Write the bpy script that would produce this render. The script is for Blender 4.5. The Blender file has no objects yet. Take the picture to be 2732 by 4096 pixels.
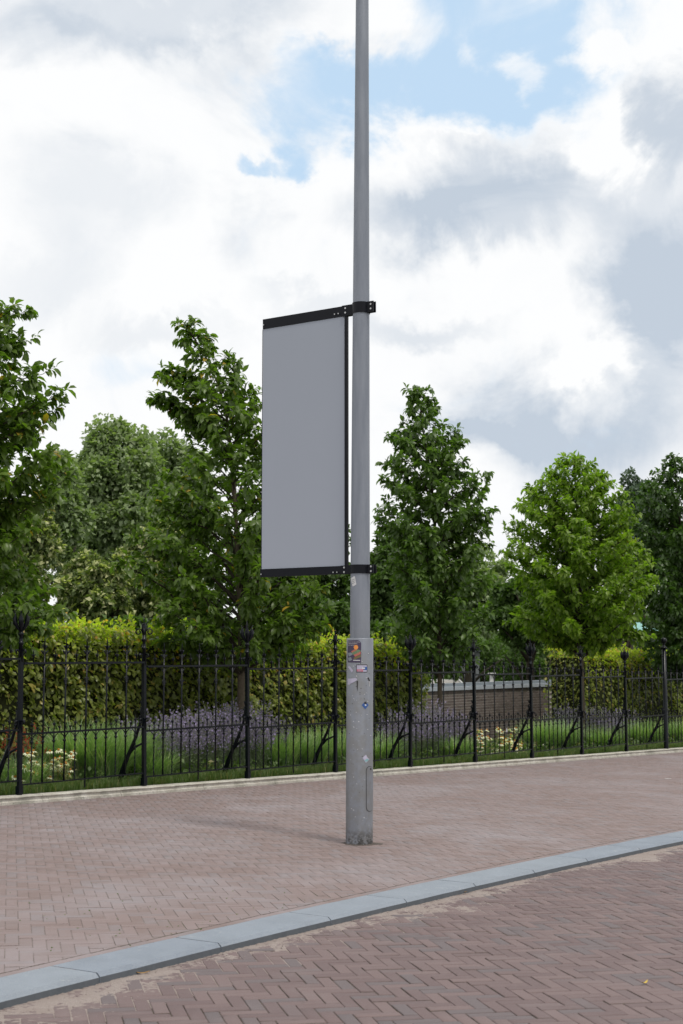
import bpy, bmesh, math, random
import numpy as np
from mathutils import Vector, Matrix
random.seed(7); rng = np.random.default_rng(11)
SC = bpy.context.scene; COL = SC.collection
PI = math.pi
# ------------------------------------------------------------------ camera
TH = 0.0988; EYE = 1.6; FPX = 5690.0
cam_d = bpy.data.cameras.new('camera'); cam = bpy.data.objects.new('camera', cam_d); COL.objects.link(cam)
cam.location = (0, 0, EYE); cam.rotation_euler = (PI/2 + TH, 0, 0)
cam_d.sensor_fit = 'VERTICAL'; cam_d.sensor_height = 36.0; cam_d.lens = 50.0
cam_d.clip_start = 0.1; cam_d.clip_end = 2000
cam_d.dof.use_dof = True; cam_d.dof.focus_distance = 11.6; cam_d.dof.aperture_fstop = 6.3
SC.camera = cam
# ------------------------------------------------------------------ sun, exposure
SUN = Vector((0.25, -0.36, 1.0)).normalized()       # towards the sun
sd = bpy.data.lights.new('sun', 'SUN'); sd.energy = 2.0; sd.angle = math.radians(9); sd.color = (1.0, .95, .86)
sun = bpy.data.objects.new('sun', sd); COL.objects.link(sun)
sun.rotation_euler = (-SUN).to_track_quat('-Z', 'Y').to_euler()
SC.view_settings.view_transform = 'Standard'; SC.view_settings.look = 'None'
SC.view_settings.exposure = 0.0; SC.view_settings.gamma = 1.0; SC.view_settings.use_curve_mapping = False
SC.render.engine = 'CYCLES'
SC.cycles.use_denoising = True
SC.cycles.max_bounces = 6; SC.cycles.transparent_max_bounces = 6; SC.cycles.caustics_reflective = False; SC.cycles.caustics_refractive = False

# ------------------------------------------------------------------ node helper
class NT:
    def __init__(s, tree): s.t = tree; s.n = tree.nodes; s.l = tree.links
    def node(s, kind, **kw):
        n = s.n.new(kind)
        for k, v in kw.items(): setattr(n, k, v)
        return n
    def link(s, a, b): s.l.new(a, b)
    def put(s, sock, v):
        if hasattr(v, 'is_output') or hasattr(v, 'links'): s.l.new(v, sock)
        else:
            if sock.type == 'RGBA' and len(v) == 3: v = (*v, 1)
            sock.default_value = v
    def math(s, op, a, b=0.0, c=0.0, clamp=False):
        n = s.node('ShaderNodeMath', operation=op, use_clamp=clamp)
        for i, v in enumerate((a, b, c)): s.put(n.inputs[i], v)
        return n.outputs[0]
    def vmath(s, op, a, b=(0, 0, 0), out=0):
        n = s.node('ShaderNodeVectorMath', operation=op)
        s.put(n.inputs[0], a)
        if op == 'SCALE': s.put(n.inputs[3], b)
        else: s.put(n.inputs[1], b)
        return n.outputs[out]
    def mix(s, f, a, b, mode='MIX'):
        n = s.node('ShaderNodeMix', data_type='RGBA', blend_type=mode)
        s.put(n.inputs[0], f); s.put(n.inputs[6], a); s.put(n.inputs[7], b)
        return n.outputs[2]
    def noise(s, vec, scale, detail=4, rough=.55, dist=0.0, out=0):
        n = s.node('ShaderNodeTexNoise')
        if vec is not None: s.put(n.inputs['Vector'], vec)
        n.inputs['Scale'].default_value = scale; n.inputs['Detail'].default_value = detail
        n.inputs['Roughness'].default_value = rough; n.inputs['Distortion'].default_value = dist
        return n.outputs[out]
    def ramp(s, f, a, b, lo=0.0, hi=1.0):
        n = s.node('ShaderNodeMapRange', interpolation_type='SMOOTHSTEP')
        s.put(n.inputs[0], f)
        for i, v in enumerate((a, b, lo, hi)): s.put(n.inputs[i+1], v)
        return n.outputs[0]

# ------------------------------------------------------------------ world: sky with broken cloud
W = bpy.data.worlds.new('World'); SC.world = W; W.use_nodes = True
w = NT(W.node_tree); w.n.clear()
w_out = w.node('ShaderNodeOutputWorld'); w_bg = w.node('ShaderNodeBackground'); w.link(w_bg.outputs[0], w_out.inputs[0])
w_bg.inputs[1].default_value = 0.1
sky = w.node('ShaderNodeTexSky', sky_type='NISHITA'); sky.sun_disc = False
sky.sun_elevation = math.asin(SUN.z); sky.sun_rotation = math.atan2(SUN.x, SUN.y)
sky.air_density = 1.0; sky.dust_density = 1.5
tc = w.node('ShaderNodeTexCoord').outputs['Generated']
sp = w.node('ShaderNodeSeparateXYZ'); w.link(tc, sp.inputs[0])
az = w.math('ARCTAN2', sp.outputs[0], sp.outputs[1]); el = w.math('ARCSINE', sp.outputs[2])
cb = w.node('ShaderNodeCombineXYZ'); w.link(az, cb.inputs[0]); w.link(el, cb.inputs[1]); sky_p = cb.outputs[0]
wob = w.noise(tc, 9.0, 6, .62, 0.4, out=1)
wob = w.vmath('SCALE', w.vmath('SUBTRACT', wob, (.5, .5, .5)), 0.12)
wob2 = w.noise(tc, 38.0, 5, .6, 0.3, out=1)
wob2 = w.vmath('SCALE', w.vmath('SUBTRACT', wob2, (.5, .5, .5)), 0.035)
skyq = w.vmath('ADD', w.vmath('ADD', sky_p, wob), wob2)
def cloud_patch(x, y, rx, ry, soft=1.0):
    """the bank of cloud (or the gap) that hangs at this azimuth and elevation"""
    a = (x-1366)/FPX; e = (2612-y)/FPX
    v = w.vmath('SUBTRACT', skyq, (a, e, 0)); v = w.vmath('MULTIPLY', v, (FPX/rx, FPX/ry, 0))
    return w.ramp(w.vmath('LENGTH', v, out=1), 1.0+.45*soft, 1.0-.75*soft)
def addup(lst):
    s = None
    for k, p in lst:
        v = w.math('MULTIPLY', cloud_patch(*p), k)
        s = v if s is None else w.math('ADD', s, v)
    return s
big = w.noise(tc, 3.2, 7, .6, 0.5); fine = w.noise(tc, 13.0, 6, .6, 0.8)
st = w.vmath('MULTIPLY', tc, (1, 1, 2.2)); bank = w.noise(st, 5.0, 7, .58, .4)
gap = addup([(1.0, (2080, 130, 590, 350)), (.85, (1850, 460, 480, 170)), (.32, (1400, 430, 420, 220)), (.3, (2450, 330, 330, 300)), (.95, (1135, 665, 120, 90)), (.75, (960, 740, 90, 50)),
             (.7, (1230, 420, 330, 190)), (.35, (160, 1700, 260, 160)), (.3, (620, 1500, 300, 130))])
puff = addup([(1.0, (2080, 360, 120, 90)), (.7, (1890, 330, 70, 100)), (.6, (2520, 130, 160, 260)), (1.0, (1350, 120, 190, 170)), (.7, (2420, 320, 190, 80))])
gap = w.math('ADD', gap, w.ramp(big, .62, .72, 0, .45))
gap = w.math('SUBTRACT', gap, w.math('MULTIPLY', puff, .75))
gap = w.math('ADD', gap, w.math('MULTIPLY', w.math('SUBTRACT', fine, .5), 1.7))
gapf = w.ramp(gap, .15, 1.15)
gray = addup([(.75, (2050, 810, 520, 170)), (.5, (1650, 900, 300, 120)), (.60, (520, 110, 720, 150)), (.5, (150, 260, 350, 140)),
              (1.15, (2660, 1180, 280, 360)), (1.05, (2330, 1720, 420, 250)), (.5, (2000, 1760, 260, 90)),
              (.48, (1660, 1300, 330, 70)), (.9, (2690, 580, 150, 200)), (.33, (330, 850, 330, 200)), (.3, (150, 1150, 300, 150)),
              (.3, (620, 1350, 320, 80)), (.3, (1250, 1230, 260, 60))])
gray = w.math('SUBTRACT', gray, w.math('MULTIPLY', addup([(1.0, (2430, 1400, 130, 130)), (1., (2450, 650, 130, 140)), (.8, (1760, 560, 330, 60)), (.8, (2420, 1560, 110, 160))]), .6))
gray = w.math('ADD', gray, w.ramp(bank, .56, .78, 0, .5))
gray = w.math('ADD', gray, w.math('MULTIPLY', w.math('SUBTRACT', fine, .5), .28), clamp=True)
cloud = w.mix(gray, (9.9, 9.98, 10.05), (5.5, 6.25, 7.2))
blue = w.mix(.88, sky.outputs[0], (5.9, 7.85, 9.9))
hor = w.ramp(sp.outputs[2], 0.0, .25, .0, 1.0)
blue = w.mix(hor, (7.2, 8.4, 9.6), blue)
skyc = w.mix(gapf, cloud, blue)
below = w.ramp(sp.outputs[2], -.01, .01)
w.link(w.mix(below, (1.6, 1.7, 1.5), skyc), w_bg.inputs[0])

# ------------------------------------------------------------------ place geometry
DX, DY = 0.5855, 0.8107           # the street's direction
NX, NY = -0.8107, 0.5855          # away from the street, into the garden
SL = -0.0252                      # the street falls gently away
def gz(x, y):
    s = x*DX + y*DY
    return SL*(min(max(s, -30), 70) - 9.85)
def F(s, p, h=0.0):
    x = DX*s + NX*p; y = DY*s + NY*p
    return Vector((x, y, gz(x, y) + h))
ct, stn = math.cos(TH), math.sin(TH)
def ray(px, py):
    u = (px-1366)/FPX; v = (2048-py)/FPX
    return Vector((u, ct - v*stn, stn + v*ct))
def on_ground(px, py, dz=0.0):
    r = ray(px, py); t = (-SL*9.85 + dz - EYE)/(r.z - SL*(r.x*DX + r.y*DY))
    return Vector((r.x*t, r.y*t, EYE + r.z*t))
def at_depth(px, py, Y):
    r = ray(px, py); t = Y/r.y
    return Vector((r.x*t, Y, EYE + r.z*t))
def at_p(px, p):                   # ground position on the line parallel to the street at distance p
    u = (px-1366)/FPX/ct
    t = p/(NX*u + NY); return Vector((u*t, t, gz(u*t, t)))

# ------------------------------------------------------------------ objects
def mesh_of(name, verts, faces, mats=(), smooth=False, fmat=None):
    me = bpy.data.meshes.new(name)
    if isinstance(verts, np.ndarray):
        nv = len(verts); me.vertices.add(nv); me.vertices.foreach_set('co', verts.astype(np.float32).ravel())
        k = faces.shape[1]; nf = len(faces)
        me.loops.add(nf*k); me.loops.foreach_set('vertex_index', faces.astype(np.int32).ravel())
        me.polygons.add(nf); me.polygons.foreach_set('loop_start', np.arange(0, nf*k, k, dtype=np.int32))
        me.polygons.foreach_set('loop_total', np.full(nf, k, dtype=np.int32))
        me.update(calc_edges=True)
    else:
        me.from_pydata([tuple(v) for v in verts], [], faces)
    for m in mats: me.materials.append(m)
    if fmat is not None: me.polygons.foreach_set('material_index', np.array(fmat, dtype=np.int32))
    if smooth: me.polygons.foreach_set('use_smooth', np.ones(len(me.polygons), dtype=bool))
    me.update(); return me
def link(name, me, parent=None, loc=None, rot=None, scale=None, label=None, cat=None, group=None, kind=None):
    o = bpy.data.objects.new(name, me); COL.objects.link(o)
    if parent is not None: o.parent = parent
    if loc is not None: o.location = loc
    if rot is not None: o.rotation_euler = rot
    if scale is not None: o.scale = scale
    if label: o['label'] = label
    if cat: o['category'] = cat
    if group: o['group'] = group
    if kind: o['kind'] = kind
    return o
def empty(name, loc, label, cat, group=None, rot=None): return link(name, None, None, loc, rot, None, label, cat, group)

class MB:
    """collects shapes for one mesh"""
    def __init__(s): s.v = []; s.f = []; s.m = []; s.mi = 0
    def add(s, vs, fs):
        b = len(s.v); s.v += [tuple(x) for x in vs]; s.f += [tuple(b+i for i in f) for f in fs]; s.m += [s.mi]*len(fs)
    def box(s, c, d, R=None):
        x, y, z = d[0]/2, d[1]/2, d[2]/2
        vs = [Vector((a*x, b*y, e*z)) for e in (-1, 1) for b in (-1, 1) for a in (-1, 1)]
        if R is not None: vs = [R @ v for v in vs]
        s.add([v + Vector(c) for v in vs], [(0,2,3,1), (4,5,7,6), (0,1,5,4), (2,6,7,3), (0,4,6,2), (1,3,7,5)])
    def tube(s, pts, r, n=6, cap=True, phase=0.0, twist=0.0):
        pts = [Vector(p) for p in pts]; N = len(pts)
        rr = r if isinstance(r, (list, tuple)) else [r]*N
        vs = []; ref = None
        for i, p in enumerate(pts):
            t = (pts[min(i+1, N-1)] - pts[max(i-1, 0)]).normalized()
            if ref is None: ref = Vector((1, 0, 0)) if abs(t.x) < .9 else Vector((0, 1, 0))
            a = (ref - t*ref.dot(t)).normalized(); ref = a; b = t.cross(a)
            for k in range(n):
                q = 2*PI*(k+.5)/n + phase + twist*i
                vs.append(p + (a*math.cos(q) + b*math.sin(q))*rr[i])
        fs = [(i*n+k, i*n+(k+1) % n, (i+1)*n+(k+1) % n, (i+1)*n+k) for i in range(N-1) for k in range(n)]
        if cap: fs += [tuple(range(n-1, -1, -1)), tuple((N-1)*n+k for k in range(n))]
        s.add(vs, fs)
    def lathe(s, prof, c=(0, 0, 0), n=12):
        s.tube([Vector(c)+Vector((0, 0, z)) for z, r in prof], [r for z, r in prof], n)
    def ball(s, c, r, sc=(1, 1, 1), nu=8, nv=5):
        vs = [(c[0], c[1], c[2]-r*sc[2])]
        for j in range(1, nv):
            t = PI*j/nv
            for i in range(nu):
                q = 2*PI*i/nu; vs.append((c[0]+r*sc[0]*math.sin(t)*math.cos(q), c[1]+r*sc[1]*math.sin(t)*math.sin(q), c[2]-r*sc[2]*math.cos(t)))
        vs.append((c[0], c[1], c[2]+r*sc[2])); L = len(vs)-1
        fs = [(0, 1+(i+1) % nu, 1+i) for i in range(nu)]
        for j in range(nv-2):
            for i in range(nu):
                a = 1+j*nu+i; b = 1+j*nu+(i+1) % nu; fs.append((a, b, b+nu, a+nu))
        a = 1+(nv-2)*nu; fs += [(a+i, a+(i+1) % nu, L) for i in range(nu)]
        s.add(vs, fs)
    def mesh(s, name, mats, smooth=False):
        if not isinstance(mats, (list, tuple)): mats = [mats]
        return mesh_of(name, s.v, s.f, mats, smooth, s.m)
    def obj(s, name, mats, parent=None, smooth=False, **kw): return link(name, s.mesh(name, mats, smooth), parent, **kw)

# ------------------------------------------------------------------ materials
def mat(name, fn):
    m = bpy.data.materials.new(name); m.use_nodes = True
    t = NT(m.node_tree); t.n.clear(); out = t.node('ShaderNodeOutputMaterial'); b = t.node('ShaderNodeBsdfPrincipled')
    t.link(b.outputs[0], out.inputs[0]); fn(t, b, out); return m
def bump(t, b, h, strength=.3, dist=.01):
    n = t.node('ShaderNodeBump'); n.inputs['Strength'].default_value = strength; n.inputs['Distance'].default_value = dist
    t.put(n.inputs['Height'], h); t.link(n.outputs[0], b.inputs['Normal'])
def pos(t): return t.node('ShaderNodeNewGeometry').outputs['Position']
def objc(t): return t.node('ShaderNodeTexCoord').outputs['Object']
def rnd(t):
    a = t.node('ShaderNodeNewGeometry').outputs['Random Per Island']; b = t.node('ShaderNodeObjectInfo').outputs['Random']
    return t.math('FRACT', t.math('ADD', a, b))

def brick_mat(c1, c2, c3, dust, dust_lo, dust_hi, sand_kerb=None):
    def fn(t, b, out):
        p = pos(t); r = rnd(t); r2 = t.math('FRACT', t.math('MULTIPLY', r, 17.31))
        c = t.mix(t.ramp(r, .1, .9), c1, c2); c = t.mix(t.ramp(r2, .72, .9), c, c3)
        n = t.noise(p, 160, 3, .7); c = t.mix(t.ramp(n, .3, .7, 0, .4), c, (.5, .45, .42), 'OVERLAY')
        spk = t.noise(p, 420, 2, .5); c = t.mix(t.ramp(spk, .68, .76, 0, .5), c, (.42, .38, .35))
        q = t.vmath('MULTIPLY', p, (1.0, .8, 1)); big = t.noise(q, .55, 5, .62, .6)
        c = t.mix(t.ramp(big, dust_lo, dust_hi, 0, .6), c, dust)
        med = t.noise(p, 3.2, 5, .6); c = t.mix(t.ramp(med, .38, .66, 0, .34), c, (.215, .15, .135), 'MULTIPLY') if False else t.mix(t.ramp(med, .5, .75, 0, .3), c, dust)
        mo = t.noise(p, 7, 4, .6); c = t.mix(t.ramp(mo, .60, .75, 0, .25), c, (.06, .05, .045))
        t.link(c, b.inputs['Base Color']); t.put(b.inputs['Roughness'], t.ramp(n, .2, .8, .62, .85))
        b.inputs['Specular IOR Level'].default_value = .45
        bump(t, b, t.noise(p, 90, 5, .65), .5, .003)
    return fn
M = {}
M['paving'] = mat('paving_brick', brick_mat((.188, .142, .134), (.216, .168, .164), (.198, .166, .168), (.290, .266, .284), .42, .76))
M['road'] = mat('road_brick', brick_mat((.132, .095, .096), (.162, .119, .118), (.128, .107, .112), (.19, .158, .156), .56, .80))
def joint(t, b, out):
    p = pos(t); n = t.noise(p, 60, 5, .7); c = t.mix(t.ramp(n, .35, .65), (.075, .06, .052), (.19, .155, .13))
    m = t.noise(p, 1.7, 4, .6); c = t.mix(t.ramp(m, .58, .66, 0, .6), c, (.055, .075, .022))
    t.link(c, b.inputs['Base Color']); b.inputs['Roughness'].default_value = .95
M['joint'] = mat('joint_sand', joint)
def joint2(t, b, out):
    p = pos(t); n = t.noise(p, 60, 5, .7); c = t.mix(t.ramp(n, .35, .65), (.10, .08, .072), (.24, .205, .19))
    m = t.noise(p, 1.7, 4, .6); c = t.mix(t.ramp(m, .58, .64, 0, .5), c, (.07, .085, .03))
    t.link(c, b.inputs['Base Color']); b.inputs['Roughness'].default_value = .95
M['joint2'] = mat('pavement_joint', joint2)
def sand(t, b, out):
    p = pos(t); n = t.noise(p, 220, 4, .75); m = t.noise(p, 6, 5, .6)
    c = t.mix(t.ramp(n, .3, .7), (.19, .155, .142), (.36, .31, .285)); c = t.mix(t.ramp(m, .35, .7), c, (.25, .205, .185))
    t.link(c, b.inputs['Base Color']); b.inputs['Roughness'].default_value = .97; bump(t, b, n, .8, .004)
M['sand'] = mat('sand', sand)
def grit_shadem(t, b, out):
    p = pos(t); n = t.noise(p, 120, 4, .75); c = t.mix(t.ramp(n, .4, .6), (.035, .029, .026), (.13, .105, .092))
    t.link(c, b.inputs['Base Color']); b.inputs['Roughness'].default_value = .97
M['grit'] = mat('grit', grit_shadem)  # real grit, coloured darker to paint in contact shade at the post's foot
def kerbm(t, b, out):
    p = pos(t); r = rnd(t); n = t.noise(p, 5, 6, .65); s = t.noise(p, 240, 3, .7)
    c = t.mix(t.ramp(n, .3, .7), (.122, .154, .205), (.170, .208, .268)); c = t.mix(t.ramp(r, 0, 1, 0, .35), c, (.22, .25, .28))
    c = t.mix(t.ramp(s, .3, .7, 0, .35), c, (.45, .46, .46)); c = t.mix(t.ramp(t.noise(p, 14, 4, .6), .62, .78, 0, .5), c, (.42, .43, .43))
    c = t.mix(t.ramp(t.noise(p, 2.5, 5, .7), .58, .75, 0, .35), c, (.16, .16, .155))
    t.link(c, b.inputs['Base Color']); t.put(b.inputs['Roughness'], t.ramp(n, .2, .8, .6, .8)); bump(t, b, s, .35, .002)
M['kerb'] = mat('kerb_bluestone', kerbm)
def kerb_shadem(t, b, out):
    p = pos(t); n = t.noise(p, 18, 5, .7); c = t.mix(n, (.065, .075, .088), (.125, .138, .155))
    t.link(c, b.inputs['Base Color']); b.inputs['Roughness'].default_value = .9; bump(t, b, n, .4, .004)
M['kerb_shade'] = mat('kerb_face_shade', kerb_shadem)  # bluestone darkened: shade on the kerb's front face painted into its colour
def plinthm(t, b, out):
    p = pos(t); n = t.noise(p, 6, 6, .7); s = t.noise(p, 60, 4, .7)
    c = t.mix(t.ramp(n, .32, .68), (.42, .395, .34), (.56, .54, .485)); c = t.mix(t.ramp(s, .5, .68, 0, .55), c, (.24, .225, .19))
    c = t.mix(t.ramp(t.noise(p, 3.1, 5, .7), .5, .64, 0, .6), c, (.22, .215, .175)); c = t.mix(t.ramp(t.noise(p, 26, 4, .7), .58, .7, 0, .7), c, (.13, .135, .10))
    t.link(c, b.inputs['Base Color']); b.inputs['Roughness'].default_value = .9; bump(t, b, s, .7, .008)
M['plinth'] = mat('weathered_stone', plinthm)
def polem(t, b, out):
    o = objc(t); s3 = t.node('ShaderNodeSeparateXYZ'); t.link(o, s3.inputs[0]); z = s3.outputs[2]
    st_ = t.vmath('MULTIPLY', o, (1, 1, .12)); v = t.noise(st_, 14, 5, .6); n = t.noise(o, 8, 6, .68); sc = t.noise(o, 55, 4, .7)
    c = t.mix(t.ramp(v, .3, .7), (.200, .220, .265), (.258, .278, .325))
    low = t.ramp(z, 2.2, 1.2); c = t.mix(t.math('MULTIPLY', low, t.ramp(n, .35, .62, .2, .75)), c, (.19, .187, .184))
    c = t.mix(t.math('MULTIPLY', low, t.ramp(sc, .66, .72, 0, .8)), c, (.52, .52, .51))
    c = t.mix(t.math('MULTIPLY', low, t.ramp(t.noise(o, 23, 5, .75), .66, .74, 0, .75)), c, (.09, .085, .08))
    base = t.math('MULTIPLY', t.ramp(z, .16, .03), t.ramp(t.noise(o, 30, 5, .75), .42, .56)); c = t.mix(t.math('MULTIPLY', base, .9), c, (.045, .043, .04))
    t.link(c, b.inputs['Base Color']); t.put(b.inputs['Roughness'], t.ramp(sc, .2, .8, .42, .62)); b.inputs['Metallic'].default_value = .3
    bump(t, b, sc, .08, .003)
M['pole'] = mat('pole_grey_paint', polem)
def plain(c, rough=.5, metal=0.0, var=.12, bs=0.0, spec=.5, scale=20):
    def fn(t, b, out):
        o = objc(t); n = t.noise(o, scale, 5, .65)
        d = tuple(max(0, x*(1-var*2)) for x in c); e = tuple(min(1, x*(1+var*2)) for x in c)
        t.link(t.mix(n, d, e), b.inputs['Base Color']); b.inputs['Roughness'].default_value = rough; b.inputs['Metallic'].default_value = metal
        b.inputs['Specular IOR Level'].default_value = spec
        if bs: bump(t, b, t.noise(o, scale*4, 4, .6), bs, .004)
    return fn
M['iron'] = mat('painted_iron', plain((.003, .0045, .0075), .26, 0, .3, .15, .24, 40))
M['black'] = mat('black_aluminium', plain((.0045, .0052, .0095), .42, 0, .2, 0, .2))
M['bolt'] = mat('steel_bolt', plain((.5, .5, .5), .35, .8))
M['banner'] = mat('blank_banner_cloth', plain((.375, .405, .475), .75, 0, .01, 0, .2, 2))
M['white'] = mat('white_paint', plain((.75, .75, .74), .6))
M['paper'] = mat('white_sticker_paper', plain((.62, .62, .63), .6, 0, .1))
M['purple'] = mat('poster_purple', plain((.055, .04, .085), .5))
M['orange'] = mat('poster_orange', plain((.75, .28, .06), .5))
M['pink'] = mat('poster_red', plain((.5, .13, .10), .5))
M['pgreen'] = mat('poster_green', plain((.14, .22, .12), .5))
M['polive'] = mat('poster_olive', plain((.16, .13, .05), .5))
M['ink'] = mat('dark_ink', plain((.02, .02, .022), .5))
M['stblue'] = mat('sticker_blue', plain((.03, .10, .32), .4))
M['stteal'] = mat('sticker_teal', plain((.22, .42, .45), .4))
M['stred'] = mat('sticker_red', plain((.6, .03, .06), .4))
M['lilac'] = mat('sticker_lilac', plain((.45, .43, .55), .5))
M['groove'] = mat('door_groove', plain((.03, .03, .03), .8))
M['bark'] = mat('bark', plain((.105, .085, .062), .9, 0, .3, .8, .2, 30))
M['darkbark'] = mat('dark_bark', plain((.05, .042, .032), .95, 0, .3, .6, .2, 20))
M['core'] = mat('hedge_twigs', plain((.03, .034, .014), 1, 0, .4, .5, .1, 12))
def soilm(t, b, out):
    p = pos(t); n = t.noise(p, 5, 6, .7); c = t.mix(t.ramp(n, .35, .65), (.035, .028, .018), (.03, .04, .014))
    t.link(c, b.inputs['Base Color']); b.inputs['Roughness'].default_value = 1; bump(t, b, t.noise(p, 40, 5, .7), .8, .03)
M['soil'] = mat('soil', soilm)
def lawnm(t, b, out):
    p = pos(t); n = t.noise(p, .3, 6, .7); c = t.mix(n, (.035, .06, .014), (.07, .10, .03))
    t.link(c, b.inputs['Base Color']); b.inputs['Roughness'].default_value = 1
M['lawn'] = mat('lawn', lawnm)
def leafm(c1, c2, c3=None, p3=.97, trans=.35, gloss=.38, clump=1.3):
    def fn(t, b, out):
        r = t.node('ShaderNodeNewGeometry').outputs['Random Per Island']; p = pos(t)
        n = t.noise(p, clump, 3, .6)
        c = t.mix(t.math('ADD', t.math('MULTIPLY', r, .6), t.math('MULTIPLY', n, .5), clamp=True), c1, c2)
        if c3: c = t.mix(t.ramp(t.math('FRACT', t.math('MULTIPLY', r, 37.7)), p3-.005, p3+.005), c, c3)
        t.link(c, b.inputs['Base Color']); b.inputs['Roughness'].default_value = gloss; b.inputs['Specular IOR Level'].default_value = .42
        tr = t.node('ShaderNodeBsdfTranslucent'); tc_ = t.mix(1.0, c, (1.5, 1.9, .55), 'MULTIPLY'); t.link(tc_, tr.inputs[0])
        mx = t.node('ShaderNodeMixShader'); mx.inputs[0].default_value = trans
        t.link(b.outputs[0], mx.inputs[1]); t.link(tr.outputs[0], mx.inputs[2]); t.link(mx.outputs[0], out.inputs[0])
    return fn
M['leaf_a'] = mat('leaf_dark_glossy', leafm((.060, .100, .020), (.145, .220, .044), (.45, .30, .04), .986, .45))
M['leaf_b'] = mat('leaf_deep_green', leafm((.045, .088, .022), (.135, .21, .05), None, 1, .42))
M['leaf_c'] = mat('leaf_bright_green', leafm((.085, .15, .020), (.235, .33, .045), None, 1, .5))
M['leaf_d'] = mat('leaf_very_dark', leafm((.034, .068, .018), (.078, .14, .032), None, 1, .36))
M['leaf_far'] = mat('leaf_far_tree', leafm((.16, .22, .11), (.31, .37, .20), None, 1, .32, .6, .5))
M['leaf_lime'] = mat('leaf_pale_bracts', leafm((.085, .120, .040), (.170, .210, .080), (.50, .50, .27), .70, .3, .6, .6))
M['leaf_shade'] = mat('leaf_shrub', leafm((.050, .092, .025), (.105, .170, .044), None, 1, .34, .6, .5))
M['leaf_blue'] = mat('leaf_blue_green', leafm((.075, .115, .085), (.12, .165, .12), None, 1, .2, .7, .4))
M['leaf_yel'] = mat('leaf_yellow_green', leafm((.15, .21, .03), (.28, .33, .05), (.40, .25, .05), .95, .42, .6, .8))
M['hedge'] = mat('hedge_leaf', leafm((.105, .138, .026), (.27, .30, .075), (.38, .31, .08), .93, .38, .36, 1.5))
M['hedge_top'] = mat('hedge_young_leaf', leafm((.30, .38, .035), (.54, .57, .085), (.60, .34, .09), .90, .5, .5, 1.2))
M['cover'] = mat('bed_foliage', leafm((.045, .085, .022), (.15, .23, .065), (.24, .22, .10), .93, .3, .3, 1.1))
M['grass'] = mat('grass_blade', leafm((.060, .115, .028), (.14, .20, .060), (.28, .25, .11), .90, .3, .5, 2))
M['reed'] = mat('ornamental_grass', leafm((.12, .215, .085), (.28, .40, .17), (.50, .54, .34), .86, .3, .4, 2))
M['stem'] = mat('grey_green_stem', leafm((.08, .11, .06), (.15, .19, .11), None, 1, .2, .7, 2))
M['violet'] = mat('violet_flower', leafm((.21, .165, .34), (.36, .30, .50), None, 1, .3, .8, 3))
M['redfl'] = mat('red_flower_spike', leafm((.30, .03, .02), (.45, .07, .03), None, 1, .2, .8, 3))
M['petal'] = mat('cream_petal', leafm((.80, .80, .58), (.90, .90, .72), None, 1, .2, .7, 3))
M['cone'] = mat('orange_cone', leafm((.30, .12, .01), (.50, .22, .02), None, 1, .0, .8, 3))
M['wallbrick'] = mat('garden_wall_brick', lambda t, b, out: (t.link(t.mix(rnd(t), (.115, .092, .082), (.19, .155, .14)), b.inputs['Base Color']), b.inputs['Roughness'].__setattr__('default_value', .9)))
M['mortar'] = mat('mortar', plain((.62, .58, .53), .95, 0, .15))
M['coping'] = mat('stone_coping', plain((.40, .44, .49), .8, 0, .12))
M['coping2'] = mat('grey_coping', plain((.22, .25, .28), .8, 0, .12))
M['teal'] = mat('teal_roof', plain((.22, .42, .40), .6, 0, .1))
M['darkwall'] = mat('dark_wall', plain((.05, .045, .04), .8, 0, .2))
M['greywall'] = mat('grey_wall', plain((.20, .21, .23), .8, 0, .1))
M['glass'] = mat('window_glass', plain((.02, .025, .03), .1))
M['carpaint'] = mat('car_paint', plain((.45, .43, .40), .25, .3, .02))
M['tyre'] = mat('tyre', plain((.02, .02, .02), .9))
M['redlamp'] = mat('tail_light', plain((.55, .01, .01), .3))

# ------------------------------------------------------------------ ground
def grid(name, us, vs, fn, m, kind='structure', parent=None, **kw):
    V = [fn(u, v) for u in us for v in vs]; n = len(vs)
    Fc = [(i*n+j, (i+1)*n+j, (i+1)*n+j+1, i*n+j+1) for i in range(len(us)-1) for j in range(n-1)]
    return link(name, mesh_of(name, V, Fc, [m], True), parent, kind=kind, **kw)
grid('ground', [-900, -300, -100, -40, -10, 0, 10, 30, 60, 100, 300, 900], [-900, -300, -100, -30, 0, 12, 30, 60, 100, 300, 900],
     lambda s, p: F(s, p, -.12), M['lawn'])
PF = 12.04                                    # the fence's line
PLF = PF - .15                                # front of the plinth
# kerb: joints read along its front edge
KPX = [(0, 4007), (384, 3890), (879, 3773), (1283, 3663), (1624, 3597), (1910, 3535), (2158, 3483), (2373, 3437), (2563, 3391), (2727, 3352)]
KP = [on_ground(*q) for q in KPX]
sp_ = []
for q in KP: sp_.append((q.x*DX+q.y*DY, q.x*NX+q.y*NY))
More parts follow.
